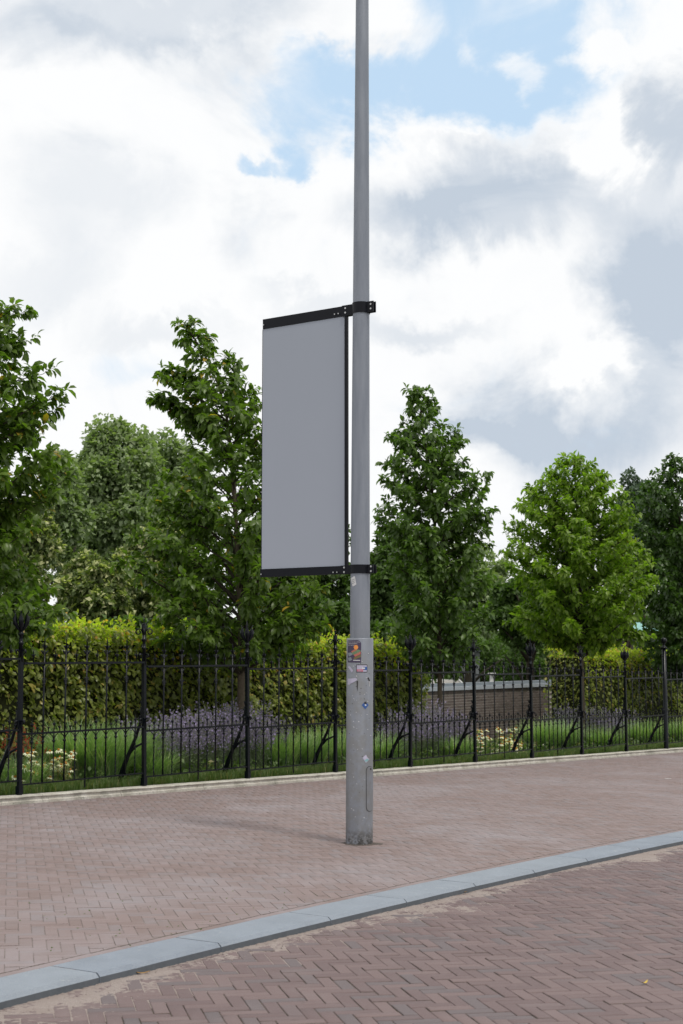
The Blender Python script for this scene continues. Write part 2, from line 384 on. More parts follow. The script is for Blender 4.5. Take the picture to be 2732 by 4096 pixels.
# smooth with a quadratic p(s)
cs = np.polyfit([a for a, b in sp_], [b for a, b in sp_], 2)
S0, S1 = sp_[0][0], sp_[-1][0]
def kp(s):
    if s > S1: return np.polyval(cs, S1) + (s-S1)*np.polyval(np.polyder(cs), S1)
    if s < S0: return np.polyval(cs, S0) + (s-S0)*np.polyval(np.polyder(cs), S0)
    return float(np.polyval(cs, s))
KW = .30; REV = .05
pave = grid('pavement', list(np.arange(-12, 60, 1.0)), [0, 1], lambda s, v: F(s, (kp(s)+.15) if v == 0 else PLF+.05, -.0030), M['joint2'])
road = grid('road', list(np.arange(-12, 60, 1.0)), [0, 1], lambda s, v: F(s, (kp(s)+.05) if v == 0 else -14, -REV-.0065), M['joint'])
garden = grid('garden_soil', list(np.arange(-12, 60, 1.0)), [0, .3, .6, 1], lambda s, v: F(s, PF+.03 + v*9, .06+.05*v), M['soil'])

def brick_mesh(L, Wd, T, ch, jit, seed, m, name):
    r = random.Random(seed); a, b = L/2, Wd/2
    def j(): return (r.random()-.5)*jit
    top = [(-a+ch+j(), -b+ch+j(), j()*.3), (a-ch+j(), -b+ch+j(), j()*.3), (a-ch+j(), b-ch+j(), j()*.3), (-a+ch+j(), b-ch+j(), j()*.3)]
    mid = [(-a, -b, -ch), (a, -b, -ch), (a, b, -ch), (-a, b, -ch)]; bot = [(x, y, -T) for x, y, z in mid]
    V = top+mid+bot; Fc = [(0, 1, 2, 3)]
    for o in (0, 4):
        for k in range(4): Fc.append((o+k, o+4+k, o+4+(k+1) % 4, o+(k+1) % 4))
    return V, Fc
GA = math.radians(13.0); ga, gb = math.cos(GA), math.sin(GA)
BW = .0690; BN = 3; BL = BW*BN
def herring(x0, x1, y0, y1):
    """bricks of a herringbone bond: (centre x, centre y, vertical?)"""
    for gx in range(int(x0/BW)-2, int(x1/BW)+3):
        for gy in range(int(y0/BW)-2, int(y1/BW)+3):
            d = (gx+gy) % (2*BN)
            if d == 0: yield ((gx+BN/2)*BW, (gy+.5)*BW, False)
            elif d == BN: yield ((gx+.5)*BW, (gy+BN/2)*BW, True)
def inview(x, y, m=1.4):
    if y < 4.0: return False
    return abs(x)/y < .24*m+.35/y
def lay(parent, edges, level, m, name, wall, gapw=.0045, ch=.0035, dz=.0022, tilt=.012, side=None):
    """edges: list of f(s) -> (p limit, sign); a brick crossing a limit is cut to it"""
    variants = [brick_mesh(BL-gapw, BW-gapw, .04, ch, .003, 40+k, m, name) for k in range(8)]
    fm_ = [0]*5+[1]*4
    meshes = [mesh_of('brick', V, Fc, [m, side or m], False, fm_) for V, Fc in variants]
    items = []; cuts = MB(); ncut = 0
    for (hx, hy, vert) in herring(-6, 24, 0, 34):
        x = hx*ga - hy*gb; y = hx*gb + hy*ga
        if not inview(x, y): continue
        s = x*DX+y*DY; p = x*NX+y*NY; a = GA + (PI/2 if vert else 0)
        lims = [f(s) for f in edges]; dist = min((p-l)*sg for l, sg in lims)
        if dist < -.11: continue
        if dist > .11: items.append((math.hypot(x, y), x, y, a)); continue
        c_, s__ = math.cos(a), math.sin(a); hl, hw = (BL-gapw)/2, (BW-gapw)/2
        poly = [(x+u*c_-v*s__, y+u*s__+v*c_) for u, v in ((-hl, -hw), (hl, -hw), (hl, hw), (-hl, hw))]
        for f in edges:
            def dd(q): sq = q[0]*DX+q[1]*DY; l, sg = f(sq); return (q[0]*NX+q[1]*NY-l)*sg
            out_ = []
            for k in range(len(poly)):
                q0, q1 = poly[k], poly[(k+1) % len(poly)]; d0, d1 = dd(q0), dd(q1)
                if d0 >= 0: out_.append(q0)
                if (d0 >= 0) != (d1 >= 0): u = d0/(d0-d1); out_.append((q0[0]+(q1[0]-q0[0])*u, q0[1]+(q1[1]-q0[1])*u))
            poly = out_
            if len(poly) < 3: break
        if len(poly) < 3: continue
        ar = abs(sum(poly[k][0]*poly[(k+1) % len(poly)][1]-poly[(k+1) % len(poly)][0]*poly[k][1] for k in range(len(poly))))/2
        if ar < .0006: continue
        n = len(poly); z0 = level+(rng.random()-.5)*dz*.6
        V = [(q[0], q[1], gz(*q)+z0) for q in poly]+[(q[0], q[1], gz(*q)+z0-.03) for q in poly]
        cuts.mi = 0; cuts.add(V, [tuple(range(n))]); b0 = len(cuts.v)-2*n
        for k in range(n): cuts.f.append((b0+k, b0+n+k, b0+n+(k+1) % n, b0+(k+1) % n)); cuts.m.append(1)
        ncut += 1
    cuts.obj('cut_bricks', [m, side or m], parent, kind='stuff')
    def seen(it):
        d, x, y, a = it
        u = x/y*FPX; py = 2612 + (EYE-level)/y*FPX
        return abs(u) < 1370 and py < 4110
    items.sort(key=lambda it: (not seen(it), it[0]))
    rest = []
    for i, (d, x, y, a) in enumerate(items):
        z = gz(x, y) + level + (rng.random()-.5)*dz
        tl = ((rng.random()-.5)*tilt, (rng.random()-.5)*tilt)
        a += (rng.random()-.5)*.022 + (PI if rng.random() < .5 else 0)
        R = Matrix.Rotation(tl[0] + SL*DY, 3, 'X') @ Matrix.Rotation(tl[1] - SL*DX, 3, 'Y') @ Matrix.Rotation(a, 3, 'Z')
        if i < 300: link('brick', meshes[i % 8], parent, (x, y, z), R.to_euler())
        else:
            V, Fc = variants[i % 8]; rest.append(np.array([R @ Vector(v) for v in V]) + np.array([x, y, z]))
    n = len(rest); V = np.concatenate(rest); f0 = np.array(variants[0][1])
    Fa = (f0[None] + (np.arange(n)*12)[:, None, None]).reshape(-1, 4)
    link(wall, mesh_of(wall, V, Fa, [m, side or m], False, np.tile(fm_, n)), parent, kind='stuff')
lay(pave, [lambda s: (kp(s)+KW+.066, 1), lambda s: (PLF-.006, -1)], 0.0, M['paving'], 'paving', 'paving_bricks', .0030, .0022, .0030, .012, M['joint2'])
lay(road, [lambda s: (kp(s)-.006, -1), lambda s: (-6, 1)], -REV, M['road'], 'road', 'road_bricks', .0042, .0032, .0048, .017, M['joint'])
# kerb stones
kerb = link('kerb', None, kind='structure')
js = [s for s, p in sp_]
js = [js[0]-2.0, js[0]-1.0] + js + [js[-1]+.95*k for k in range(1, 9)]
kmb = MB()
for i in range(len(js)-1):
    mb = MB(); a0, a1 = js[i]+.005, js[i+1]-.005; N = 4; V = []
    prof = [(KW, -.12), (KW, -.001), (.02, 0), (0, -.019), (-.001, -.15)]
    for k in range(N+1):
        s = a0+(a1-a0)*k/N; p0 = kp(s); dp = (kp(s+.05)-kp(s-.05))/.1; ln = math.hypot(1, dp)
        for (o, h) in prof: V.append(F(s-dp*o/ln, p0+o/ln, h + (rng.random()-.5)*.0018))
    n = len(prof); Fc = [(k*n+j, (k+1)*n+j, (k+1)*n+j+1, k*n+j+1) for k in range(N) for j in range(n-1)]
    Fc += [tuple(range(n)), tuple(N*n+j for j in range(n-1, -1, -1))]
    mb.add(V, Fc); mb.m = [1 if (q < N*(n-1) and q % (n-1) == 3) else 0 for q in range(len(Fc))]; mb.obj('kerb_stone', [M['kerb'], M['kerb_shade']], kerb)
# bedding course beside the kerb: soldier course of paving along its back
mbs = []
s = S0-1.2
sold = [mesh_of('edge_brick', *brick_mesh(.205, .060, .04, .003, .002, 90+k, None, 'e'), [M['paving']]) for k in range(4)]
k = 0
while s < S1+2.0:
    p0 = kp(s) + KW + .033; dp = (kp(s+.05)-kp(s-.05))/.1; q = F(s, p0, -.001)
    if inview(q.x, q.y, 1.05): link('edge_brick', sold[k % 4], pave, q, (SL*DY, -SL*DX, math.atan2(DY, DX) + math.atan(dp)))
    s += .2095; k += 1
# sand washed against the kerb
ss = np.arange(S0-.6, S1+.6, .012); ds = np.linspace(0, .5, 34)
ph = rng.random((6, 3))*6
def fbm2(a, b):
    v = 0
    for k in range(6): f_ = 1.7**k; v += math.sin(a*2.3*f_+ph[k, 0]*3 + 1.7*math.sin(b*3.1*f_+ph[k, 1]))*math.cos(b*5*f_+ph[k, 2]*2)/(1.45**k)
    return v
V = []
for s in ss:
    wd = .085 + .035*math.sin(s*1.7+1) + .025*math.sin(s*4.3) + (.05 if s < S0+1.6 else 0)
    for d in ds:
        h = .0021*(1-d/wd) + .0013*fbm2(s*2, d*3) + .0050*(rng.random()-.5) - (.004 if d > .42 else 0)
        h = max(h, -.004)
        V.append(F(s, kp(s)-d+.004, -REV+h))
n = len(ds); Va = np.array(V); idx = np.arange(len(ss)*n).reshape(len(ss), n)
Fa = np.stack([idx[:-1, :-1], idx[1:, :-1], idx[1:, 1:], idx[:-1, 1:]], -1).reshape(-1, 4)
link('sand', mesh_of('sand', Va, Fa, [M['sand']], True), kind='stuff', label='pale sand and grit washed along the foot of the kerb', cat='sand')
def sand_pile(px, py, rx, ry, hh, lab):
    c = on_ground(px, py, -REV); us = np.linspace(-1, 1, 46); V = []
    for u in us:
        for v in us:
            x = c.x+u*rx; y = c.y+v*ry; r2 = u*u+v*v
            h = hh*(1-r2)-hh*.45 + .0016*fbm2(x*6, y*6) + .004*(rng.random()-.5)
            V.append((x, y, gz(x, y)-REV+max(h, -.004)))
    idx = np.arange(46*46).reshape(46, 46); Fa = np.stack([idx[:-1, :-1], idx[1:, :-1], idx[1:, 1:], idx[:-1, 1:]], -1).reshape(-1, 4)
    link('sand', mesh_of('sand', np.array(V), Fa, [M['sand']], True), kind='stuff', label=lab, cat='sand')
sand_pile(2560, 3432, .24, .28, .006, 'small patch of pale sand spilled on the road by the kerb at right')

# ------------------------------------------------------------------ plinth under the fence
plinth = link('plinth', None, kind='structure')
s = 8.2
while s < 48:
    L = 1.1 + rng.random()*.5; a0, a1 = s+.004, s+L-.004; V = []; N = 10
    prof = [(-.003, -.05), (-.003, .028), (.012, .034), (.016, .062), (.002, .068), (0, .077), (.012, .083), (.20, .083), (.20, -.05)]
    for k in range(N+1):
        sv = a0+(a1-a0)*k/N
        for o, h in prof: V.append(F(sv, PLF+o+(rng.random()-.5)*.004, h+(rng.random()-.5)*.003))
    n = len(prof); Fc = [(k*n+j, (k+1)*n+j, (k+1)*n+j+1, k*n+j+1) for k in range(N) for j in range(n-1)]
    Fc += [tuple(range(n)), tuple(N*n+j for j in range(n-1, -1, -1))]
    mb = MB(); mb.add(V, Fc); mb.obj('stone', M['plinth'], plinth); s += L

# ------------------------------------------------------------------ lamp post
PB = on_ground(1437, 3376); PB.z = gz(PB.x, PB.y)
post = empty('lamp_post', PB, 'tall tapering grey steel lamp post with a thicker stickered lower tube', 'lamp post'); post.rotation_euler = (0, .0048, 0)
PD = PB.y
def hz(py, Y=PD, px=1440): return at_depth(px, py, Y).z - PB.z
r0 = 107/2*PD/FPX
h1 = hz(2553)
def R_up(z): return np.interp(z, [h1, hz(1215), hz(0), 10.0], [.5*80*PD/FPX, .5*66.3*(PD+.3)/FPX, .5*51*(PD+.6)/FPX, .045])
mb = MB(); mb.lathe([(-.05, r0), (.0, r0), (h1-.006, r0*.995), (h1, r0*.97)], n=40); mb.obj('lower_tube', M['pole'], post, True)
mb = MB(); mb.lathe([(h1-.05, R_up(h1))] + [(z, R_up(z)) for z in np.linspace(h1+.01, 10, 22)], n=36); up = mb.obj('upper_tube', M['pole'], post, True)
mb = MB(); mb.lathe([(h1-.001, r0*.97), (h1+.001, R_up(h1)-.002)], n=40); mb.obj('shoulder', M['pole'], post, True)
def on_pole(px, py, rad, off=.0012):
    """a point of the post's skin"""
    z = hz(py, PD-rad*.9, px); x = (px-1366)/FPX*PD/ct*1.0 - PB.x - .0048*z
    x = max(-rad*.985, min(rad*.985, x*(1.0)))
    y = -math.sqrt(max(0, rad*rad-x*x)); n_ = math.hypot(x, y)
    return Vector((x*(1+off/n_), y*(1+off/n_), z))
def skin_poly(mb, poly, rad, off=.0012, nsub=8):
    """polygon (list of px points, convex) laid on the tube as vertical slivers"""
    xs = [p[0] for p in poly]; x0, x1 = min(xs), max(xs); prev = None
    for k in range(nsub+1):
        x = x0+(x1-x0)*k/nsub; xx = min(max(x, x0+1e-3), x1-1e-3); ys = []
        for i in range(len(poly)):
            a, b = poly[i], poly[(i+1) % len(poly)]
            if (a[0]-xx)*(b[0]-xx) <= 0 and abs(a[0]-b[0]) > 1e-9: ys.append(a[1]+(b[1]-a[1])*(xx-a[0])/(b[0]-a[0]))
        if not ys: continue
        cur = (on_pole(xx, min(ys), rad, off), on_pole(xx, max(ys), rad, off))
        if prev: mb.add([prev[1], cur[1], cur[0], prev[0]], [(0, 1, 2, 3)])
        prev = cur
def rect(x0, y0, x1, y1): return [(x0, y0), (x1, y0), (x1, y1), (x0, y1)]
# poster
mb = MB(); mb.mi = 0
skin_poly(mb, [(1391, 2562), (1434, 2560), (1443, 2572), (1443, 2650), (1391, 2650)], r0)
for mi, poly in ((1, [(1408, 2603), (1418, 2596), (1441, 2601), (1441, 2612), (1415, 2622), (1405, 2612)]), (2, [(1404, 2606), (1422, 2595), (1428, 2600), (1408, 2611)]),
                 (2, [(1414, 2620), (1441, 2606), (1441, 2616), (1418, 2628)]), (3, [(1412, 2632), (1442, 2617), (1442, 2628), (1416, 2639)]), (4, [(1392, 2612), (1404, 2610), (1410, 2618), (1396, 2627)]),
                 (5, [(1412, 2640), (1439, 2640), (1439, 2643), (1412, 2643)]), (4, [(1392, 2632), (1404, 2628), (1408, 2640), (1394, 2646)])):
    mb.mi = mi; skin_poly(mb, poly, r0, .0016, 5)
mb.mi = 6; skin_poly(mb, [(1423+9*math.cos(q), 2589+9.5*math.sin(q)) for q in np.linspace(0, 2*PI, 13)[:-1]][:12], r0, .002, 8)
poster = mb.obj('poster', [M['purple'], M['pgreen'], M['pink'], M['polive'], M['coping2'], M['paper'], M['orange']], post, label='dark purple printed poster with an orange disc near the top of the lower tube')
def text_on_pole(s, px, py, hpx, rad, m, parent, off=.0022):
    cu = bpy.data.curves.new('lettering', 'FONT'); cu.body = s; cu.size = 1.0; cu.resolution_u = 1
    to = bpy.data.objects.new('tmp', cu); COL.objects.link(to); bpy.context.view_layer.update()
    me = bpy.data.meshes.new_from_object(to.evaluated_get(bpy.context.evaluated_depsgraph_get())); bpy.data.objects.remove(to)
    for v in me.vertices:
        v.co = on_pole(px + v.co.x*hpx, py - v.co.y*hpx, rad, off)
    me.materials.clear(); me.materials.append(m); link('lettering', me, parent)
for i, l in enumerate(('ther story told a', 'unforgettable', 'perience')): text_on_pole(l, 1393, 2570+6.2*i, 6.6, r0, M['paper'], poster)
# white map sticker
mb = MB(); mb.mi = 0; skin_poly(mb, rect(1424, 2658, 1467, 2689), r0)
mb.mi = 1; skin_poly(mb, rect(1426, 2661, 1465, 2687), r0, .0016)
mb.mi = 2; skin_poly(mb, rect(1451, 2667, 1466, 2680), r0, .002); mb.mi = 4; skin_poly(mb, rect(1446, 2670, 1458, 2676), r0, .0024)
mb.mi = 3; skin_poly(mb, rect(1428, 2678, 1452, 2680), r0, .0026); skin_poly(mb, rect(1428, 2683, 1449, 2685), r0, .0026); skin_poly(mb, [(1446, 2681), (1451, 2684), (1446, 2687)], r0, .0028, 3); skin_poly(mb, rect(1427, 2678, 1429, 2685), r0, .0027, 2)
mb.obj('sticker', [M['ink'], M['lilac'], M['stblue'], M['stred'], M['paper']], post, label='white rectangular sticker with a dark border and a red arrow')
mb = MB(); mb.mi = 0; skin_poly(mb, [(1445, 2820), (1459, 2805), (1472, 2820), (1459, 2837)], r0)
mb.mi = 1; skin_poly(mb, [(1453, 2811), (1460, 2806), (1466, 2813), (1458, 2818)], r0, .0016, 4); mb.mi = 2; skin_poly(mb, [(1456, 2819), (1460, 2816), (1464, 2821), (1459, 2825)], r0, .002, 4)
mb.obj('sticker', [M['stblue'], M['ink'], M['paper']], post, label='small blue diamond sticker with a dark corner')
mb = MB(); mb.mi = 0; skin_poly(mb, [(1448, 3031), (1461, 3018), (1467, 3030), (1475, 3038), (1461, 3052)], r0)
mb.mi = 1; skin_poly(mb, [(1455, 3042), (1466, 3034), (1473, 3039), (1462, 3049)], r0, .0016, 4)
mb.obj('sticker', [M['lilac'], M['stteal']], post, label='pale torn sticker with a teal corner above the access door')
mb = MB(); mb.mi = 0; skin_poly(mb, [(1467, 2711), (1472, 2709), (1478, 2723), (1474, 2725)], r0); mb.mi = 1; skin_poly(mb, rect(1475.5, 2726, 1477, 2746), r0, .0012, 2)
mb.obj('sticker', [M['ink'], M['paper']], post, label='tiny black torn sticker with a white drip below it')
mb = MB(); mb.mi = 0; skin_poly(mb, [(1403, 2312), (1419, 2303), (1425, 2338), (1410, 2347)], R_up(hz(2325)))
mb.mi = 1
for yy in (2318, 2325, 2332): skin_poly(mb, [(1408, yy+2), (1419, yy-3), (1419, yy-1.6), (1408, yy+3.4)], R_up(hz(2325)), .0018, 3)
mb.obj('sticker', [M['paper'], M['ink']], post, label='white sticker with dark scribble just below the lower clamp')
mb = MB(); skin_poly(mb, [(1391, 2716), (1424, 2712), (1428, 2720), (1412, 2730), (1391, 2741)], r0); mb.obj('sticker_residue', M['lilac'], post); mb = MB(); skin_poly(mb, [(1392, 2668), (1398, 2664), (1412, 2682), (1409, 2694)], r0, .0012, 4)
mb.obj('sticker_residue', M['lilac'], post)
mb = MB(); skin_poly(mb, [(1425, 2724), (1431, 2724), (1430, 2760), (1428, 2773)], r0, .0016, 3); mb.obj('drip_stain', M['groove'], post)
mb = MB()
for k in range(48):
    x = 1392+rng.random()*88; y = 2600+rng.random()*680; ww = 1.2+rng.random()*3.5; hh = .8+rng.random()*3
    skin_poly(mb, [(x, y), (x+ww, y-hh*.5), (x+ww*1.3, y+hh*.6), (x+ww*.4, y+hh)], r0, .001, 2)
mb.obj('paint_chip', M['paper'], post, kind='stuff')
mb = MB()
for k in range(44):
    x = 1392+rng.random()*88; y = 2600+rng.random()*680; ww = 1.2+rng.random()*3.5; hh = 1+rng.random()*2
    skin_poly(mb, [(x, y), (x+ww, y-hh*.5), (x+ww*1.3, y+hh*.6), (x+ww*.4, y+hh)], r0, .001, 2)
mb.obj('scuff', M['groove'], post, kind='stuff')
# access door: stadium outline as a groove with a proud leaf
def stadium(x0, x1, y0, y1, n=9):
    cx_ = (x0+x1)/2; ra = (x1-x0)/2; pts = [(cx_-ra*math.cos(q), y0+ra*1.3-ra*1.3*math.sin(q)) for q in np.linspace(0, PI, n)]
    return pts + [(cx_+ra*math.cos(q), y1-ra*1.3+ra*1.3*math.sin(q)) for q in np.linspace(0, PI, n)]
mb = MB(); skin_poly(mb, stadium(1461.2, 1489.4, 3065, 3248), r0, .0008, 16); mb.obj('door_gap', M['groove'], post)
mb = MB(); skin_poly(mb, stadium(1462.8, 1488.8, 3067, 3246), r0, .0030, 16); door = mb.obj('access_door', M['pole'], post)
mb = MB(); skin_poly(mb, [(1479+3.2*math.cos(q), 3077+4.4*math.sin(q)) for q in np.linspace(0, 2*PI, 11)[:-1]], r0, .004, 6); mb.obj('lock', M['groove'], door)

mb = MB(); V = []; nr, na = 7, 72
for i in range(nr):
    for j in range(na):
        q = 2*PI*j/na; wd = .040+.022*math.sin(q*3+1)+.014*math.sin(q*7.3); rr = r0-.004+(wd+.02)*i/(nr-1)
        V.append((PB.x+rr*math.cos(q), PB.y+rr*math.sin(q), gz(PB.x, PB.y)+max(-.003, .010*(1-i/(nr-2.2))+.004*(rng.random()-.5))))
mb.add(V, [(i*na+j, (i+1)*na+j, (i+1)*na+(j+1) % na, i*na+(j+1) % na) for i in range(nr-1) for j in range(na)])
mb.obj('grit', M['grit'], None, False, kind='stuff', label='grit and dirt round the foot of the lamp post, darkened as painted contact shade', cat='dirt')
# ------------------------------------------------------------------ banner
BD = Vector((-.825, .565, 0)).normalized(); BNm = Vector((-BD.y, BD.x, 0))     # along, and towards the street
ban = empty('banner_sign', PB + Vector((0, 0, 2.0)), 'blank grey banner held out from the lamp post by two black arms', 'banner')
ob = -Vector((0, 0, 2.0))
def bz(py): return at_depth(1408, py, PD).z - PB.z - 2.0
zt0, zt1, zb0, zb1 = bz(1255), bz(1214), bz(2294), bz(2261)
RB = Matrix(((BD.x, BNm.x, 0), (BD.y, BNm.y, 0), (0, 0, 1)))
def xpole(z): return .0048*(z+2.0)
def bpt(l, n_, z): return Vector((xpole(z), 0, 0)) + BD*l + BNm*n_ + Vector((0, 0, z))
LB = 1.075
for z0, z1, nm in ((zt0, zt1, 'top'), (zb0, zb1, 'bottom')):
    zc = (z0+z1)/2; mb = MB(); mb.box(bpt((LB+.10)/2+.0, 0, zc), (LB-.10, .026, z1-z0), RB); mb.obj('arm', M['black'], ban)
    rp = R_up(zc+2.0) + .006
    mb = MB(); n = 28; hh = (z1-z0)/2+.002
    ring = [Vector((xpole(zc), 0, zc)) + Vector((math.cos(q)*r_, math.sin(q)*r_, h_)) for h_, r_ in ((-hh, rp-.01), (-hh, rp), (hh, rp), (hh, rp-.01)) for q in np.linspace(0, 2*PI, n, endpoint=False)]
    mb.add(ring, [(j*n+i, j*n+(i+1) % n, ((j+1) % 4)*n+(i+1) % n, ((j+1) % 4)*n+i) for j in range(4) for i in range(n)])
    for sgn, l0, l1 in ((1, rp-.012, .19), (-1, rp-.012, rp+.062)):
        for o in (-.018, .018): mb.box(bpt(sgn*(l0+l1)/2, o, zc), (l1-l0, .009, hh*2), RB)
    cl = mb.obj('clamp', M['black'], ban)
    def bolt(l, dz, r=.0085):
        b_ = MB(); c = bpt(l, .0225, zc+dz); b_.tube([c-BNm*0.0, c+BNm*.006], r, 8); b_.obj('bolt', M['bolt'], cl)
    for dz in (-.02, .02): bolt(.150, dz); bolt(-(rp+.038), dz)
    for l in (.225, .265): bolt(l, -.018, .006)
    bolt(LB-.02, -.01, .006)
mb = MB(); mb.box(bpt((.165+LB-.004)/2, .0, (zt0+zb1)/2), (LB-.004-.165, .012, zt0-zb1-.002), RB); mb.obj('banner_cloth', M['banner'], ban)
mb = MB(); mb.box(bpt(.148, 0, (zt0+zb1)/2), (.026, .026, zt0-zb1-.004), RB); mb.obj('side_rod', M['black'], ban)
mb = MB(); mb.box(bpt(LB-.001, 0, (zt0+zb1)/2), (.005, .014, zt0-zb1-.004), RB); mb.obj('edge_piping', M['black'], ban)

# ------------------------------------------------------------------ iron fence
PS = 1.9475; S_0 = 10.68; STEP = SL*PS
fence = empty('iron_fence', F(S_0, PF, .09), 'black ornamental iron railing on a pale stone plinth between pavement and garden', 'fence')
FO = fence.location.copy(); FR = math.atan2(DY, DX)
RT, RM, RBm = 1.418, .646, .10
def curl(mb, x, z, sx, r=.02, t=.006, turns=1.25, y=0.0, n=9, start=-PI/2):
    pts = []
    for i in range(n):
        q = i/(n-1); a = start + q*turns*2*PI; rr = r*(1-.62*q)
        pts.append((x+sx*(r+0*q) + sx*rr*math.cos(a+PI)*1.0, y, z+rr*math.sin(a)+r*.0))
    mb.tube(pts, t, 5)
def sprout(mb, z, w_, h_, t=.006):
    for sx in (-1, 1):
        mb.tube([(0, 0, z-h_*.6), (sx*w_*.25, 0, z-h_*.25), (sx*w_*.75, 0, z+h_*.15), (sx*w_, 0, z+h_*.5)], [t*.7, t*.9, t*1.2, t*1.9], 5)
        mb.tube([(0, 0, z-h_*.6), (0, sx*w_*.3, z-h_*.2), (0, sx*w_*.75, z+h_*.35)], [t*.7, t*.9, t*1.6], 5)
# meshes (origin at the foot of a panel's plane)
mb = MB(); mb.tube([(0, 0, RBm), (0, 0, RT+.15)], .0105, 6); mb.tube([(0, 0, RT+.15), (0, 0, RT+.26), (0, 0, RT+.29)], [.0105, .006, .001], 6); m_long = mb.mesh('long_bar', M['iron'], True)
mb = MB(); mb.tube([(0, 0, .0), (0, 0, RT+.15)], .0105, 6); mb.tube([(0, 0, RT+.15), (0, 0, RT+.26), (0, 0, RT+.29)], [.0105, .006, .001], 6); m_long_foot = mb.mesh('long_bar', M['iron'], True)
mb = MB(); sprout(mb, RT+.17, .030, .055); sprout(mb, RT+.11, .045, .06); m_ltip = mb.mesh('fleuron', M['iron'], True)
mb = MB()
for sx in (-1, 1): mb.tube([(0, 0, RT-.13), (sx*.012, 0, RT-.075), (sx*.035, 0, RT-.04), (sx*.075, 0, RT-.016)], [.007, .007, .0065, .005], 5)
m_arch = mb.mesh('arch_bracket', M['iron'], True)
mb = MB()
for sx in (-1, 1): curl(mb, 0, RT-.185, sx, .019, .006); curl(mb, 0, RT-.215, sx, .012, .005, start=0)
mb.ball((0, 0, RT-.235), .014); m_scroll = mb.mesh('scroll', M['iron'], True)
mb = MB(); mb.tube([(0, 0, RT+.005), (0, 0, RT+.12), (0, 0, RT+.16)], [.0075, .0055, .001], 5); sprout(mb, RT+.075, .022, .05, .005); m_stip = mb.mesh('short_spear', M['iron'], True)
mb = MB(); n = 26; mb.tube([(.0022*math.cos(i*1.5), .0022*math.sin(i*1.5), RBm+(RM-RBm-.09)*i/n) for i in range(n+1)], .0085, 4, twist=.55)
mb.tube([(0, 0, RM-.09), (0, 0, RM+.10), (0, 0, RM+.165)], [.0075, .007, .001], 5); m_short = mb.mesh('twisted_bar', M['iron'], False)
mb = MB(); sprout(mb, RM+.085, .020, .04, .005); m_mtip = mb.mesh('fleuron', M['iron'], True)
mb = MB()
for sx in (-1, 1): mb.tube([(0, 0, RM-.10), (sx*.010, 0, RM-.06), (sx*.025, 0, RM-.035), (sx*.055, 0, RM-.014)], [.006, .006, .006, .004], 5)
mb.lathe([(RM-.112, .009), (RM-.10, .019), (RM-.088, .020), (RM-.076, .009)], n=6); m_march = mb.mesh('arch_bracket', M['iron'], True)
mb = MB(); mb.tube([(0, 0, RM+.005), (0, 0, RM+.055)], [.006, .006], 5); sprout(mb, RM+.05, .013, .035, .0045); m_dart = mb.mesh('dart', M['iron'], True)
PW = .043
def post_mesh(kind):
    mb = MB(); ht = RT+.06 if kind != 'C' else RT+.02
    if kind == 'C': mb.lathe([(-.02, .050), (.02, .048), (RT+.65, .043)], n=14)
    else: mb.box((0, 0, ht/2-.01), (PW, PW, ht+.02)); mb.box((0, 0, .045), (PW+.016, PW+.016, .09))
    return mb.mesh('post', M['iron'], kind == 'C')
def finial_mesh(kind):
    mb = MB(); z = RT+.07
    if kind == 'C':
        z = RT+.65; mb.lathe([(z, .044), (z+.01, .066), (z+.022, .066), (z+.035, .042), (z+.06, .022), (z+.09, .024), (z+.10, .032), (z+.108, .024)], n=14); mb.ball((0, 0, z+.165), .062, nu=14, nv=10); return mb.mesh('finial', M['iron'], True)
    mb.lathe([(z, .026), (z+.14, .023), (z+.145, .030), (z+.160, .030), (z+.165, .022), (z+.235, .021), (z+.24, .032), (z+.262, .032), (z+.268, .022), (z+.33, .020)], n=10)
    zz = z+.33
    if kind == 'A':
        mb.tube([(0, 0, zz), (0, 0, zz+.12), (0, 0, zz+.24)], [.018, .014, .003], 6)
        for k in range(4):
            a = k*PI/2+PI/4; c, s_ = math.cos(a), math.sin(a)
            mb.tube([(0, 0, zz-.06), (c*.03, s_*.03, zz-.02), (c*.062, s_*.062, zz+.04), (c*.068, s_*.068, zz+.09), (c*.060, s_*.060, zz+.135), (c*.075, s_*.075, zz+.165)], [.010, .016, .028, .026, .009, .005], 7)
            mb.ball((c*.077, s_*.077, zz+.168), .010, nu=6, nv=4)
    else:
        mb.lathe([(zz-.02, .022), (zz+.03, .034), (zz+.10, .030), (zz+.115, .018), (zz+.12, .010)], n=10)
        mb.tube([(0, 0, zz+.09), (0, 0, zz+.21)], [.008, .004], 5)
        for k in range(4):
            a = k*PI/2+PI/4; c, s_ = math.cos(a), math.sin(a)
            mb.tube([(c*.02, s_*.02, zz+.10), (c*.035, s_*.035, zz+.12), (c*.060, s_*.060, zz+.165)], [.008, .005, .004], 5); mb.ball((c*.060, s_*.060, zz+.168), .009, nu=6, nv=4)
            pts = []
            for i in range(11):
                q = i/10; b = PI*.95 - q*2.35*PI; rr = .044*(1-.6*q); pts.append((c*(.066+rr*math.cos(b)), s_*(.066+rr*math.cos(b)), zz+.015+rr*math.sin(b)))
            mb.tube(pts, .009, 5)
    return mb.mesh('finial', M['iron'], True)
def horn_mesh(z, r=.028):
    mb = MB()
    for k in (0, 1, 2, 3):
        a = k*PI/2; c, s_ = math.cos(a), math.sin(a); pts = [(c*.020, s_*.020, z-.11), (c*.026, s_*.026, z-.04)]
        for i in range(8):
            q = i/7; b = PI - q*1.5*PI; rr = r*(1-.45*q); pts.append((c*(.026+r+rr*math.cos(b)), s_*(.026+r+rr*math.cos(b)), z+rr*math.sin(b)*1.0))
        mb.tube(pts, [.008, .011]+[.012-.0006*i for i in range(8)], 5)
    return mb
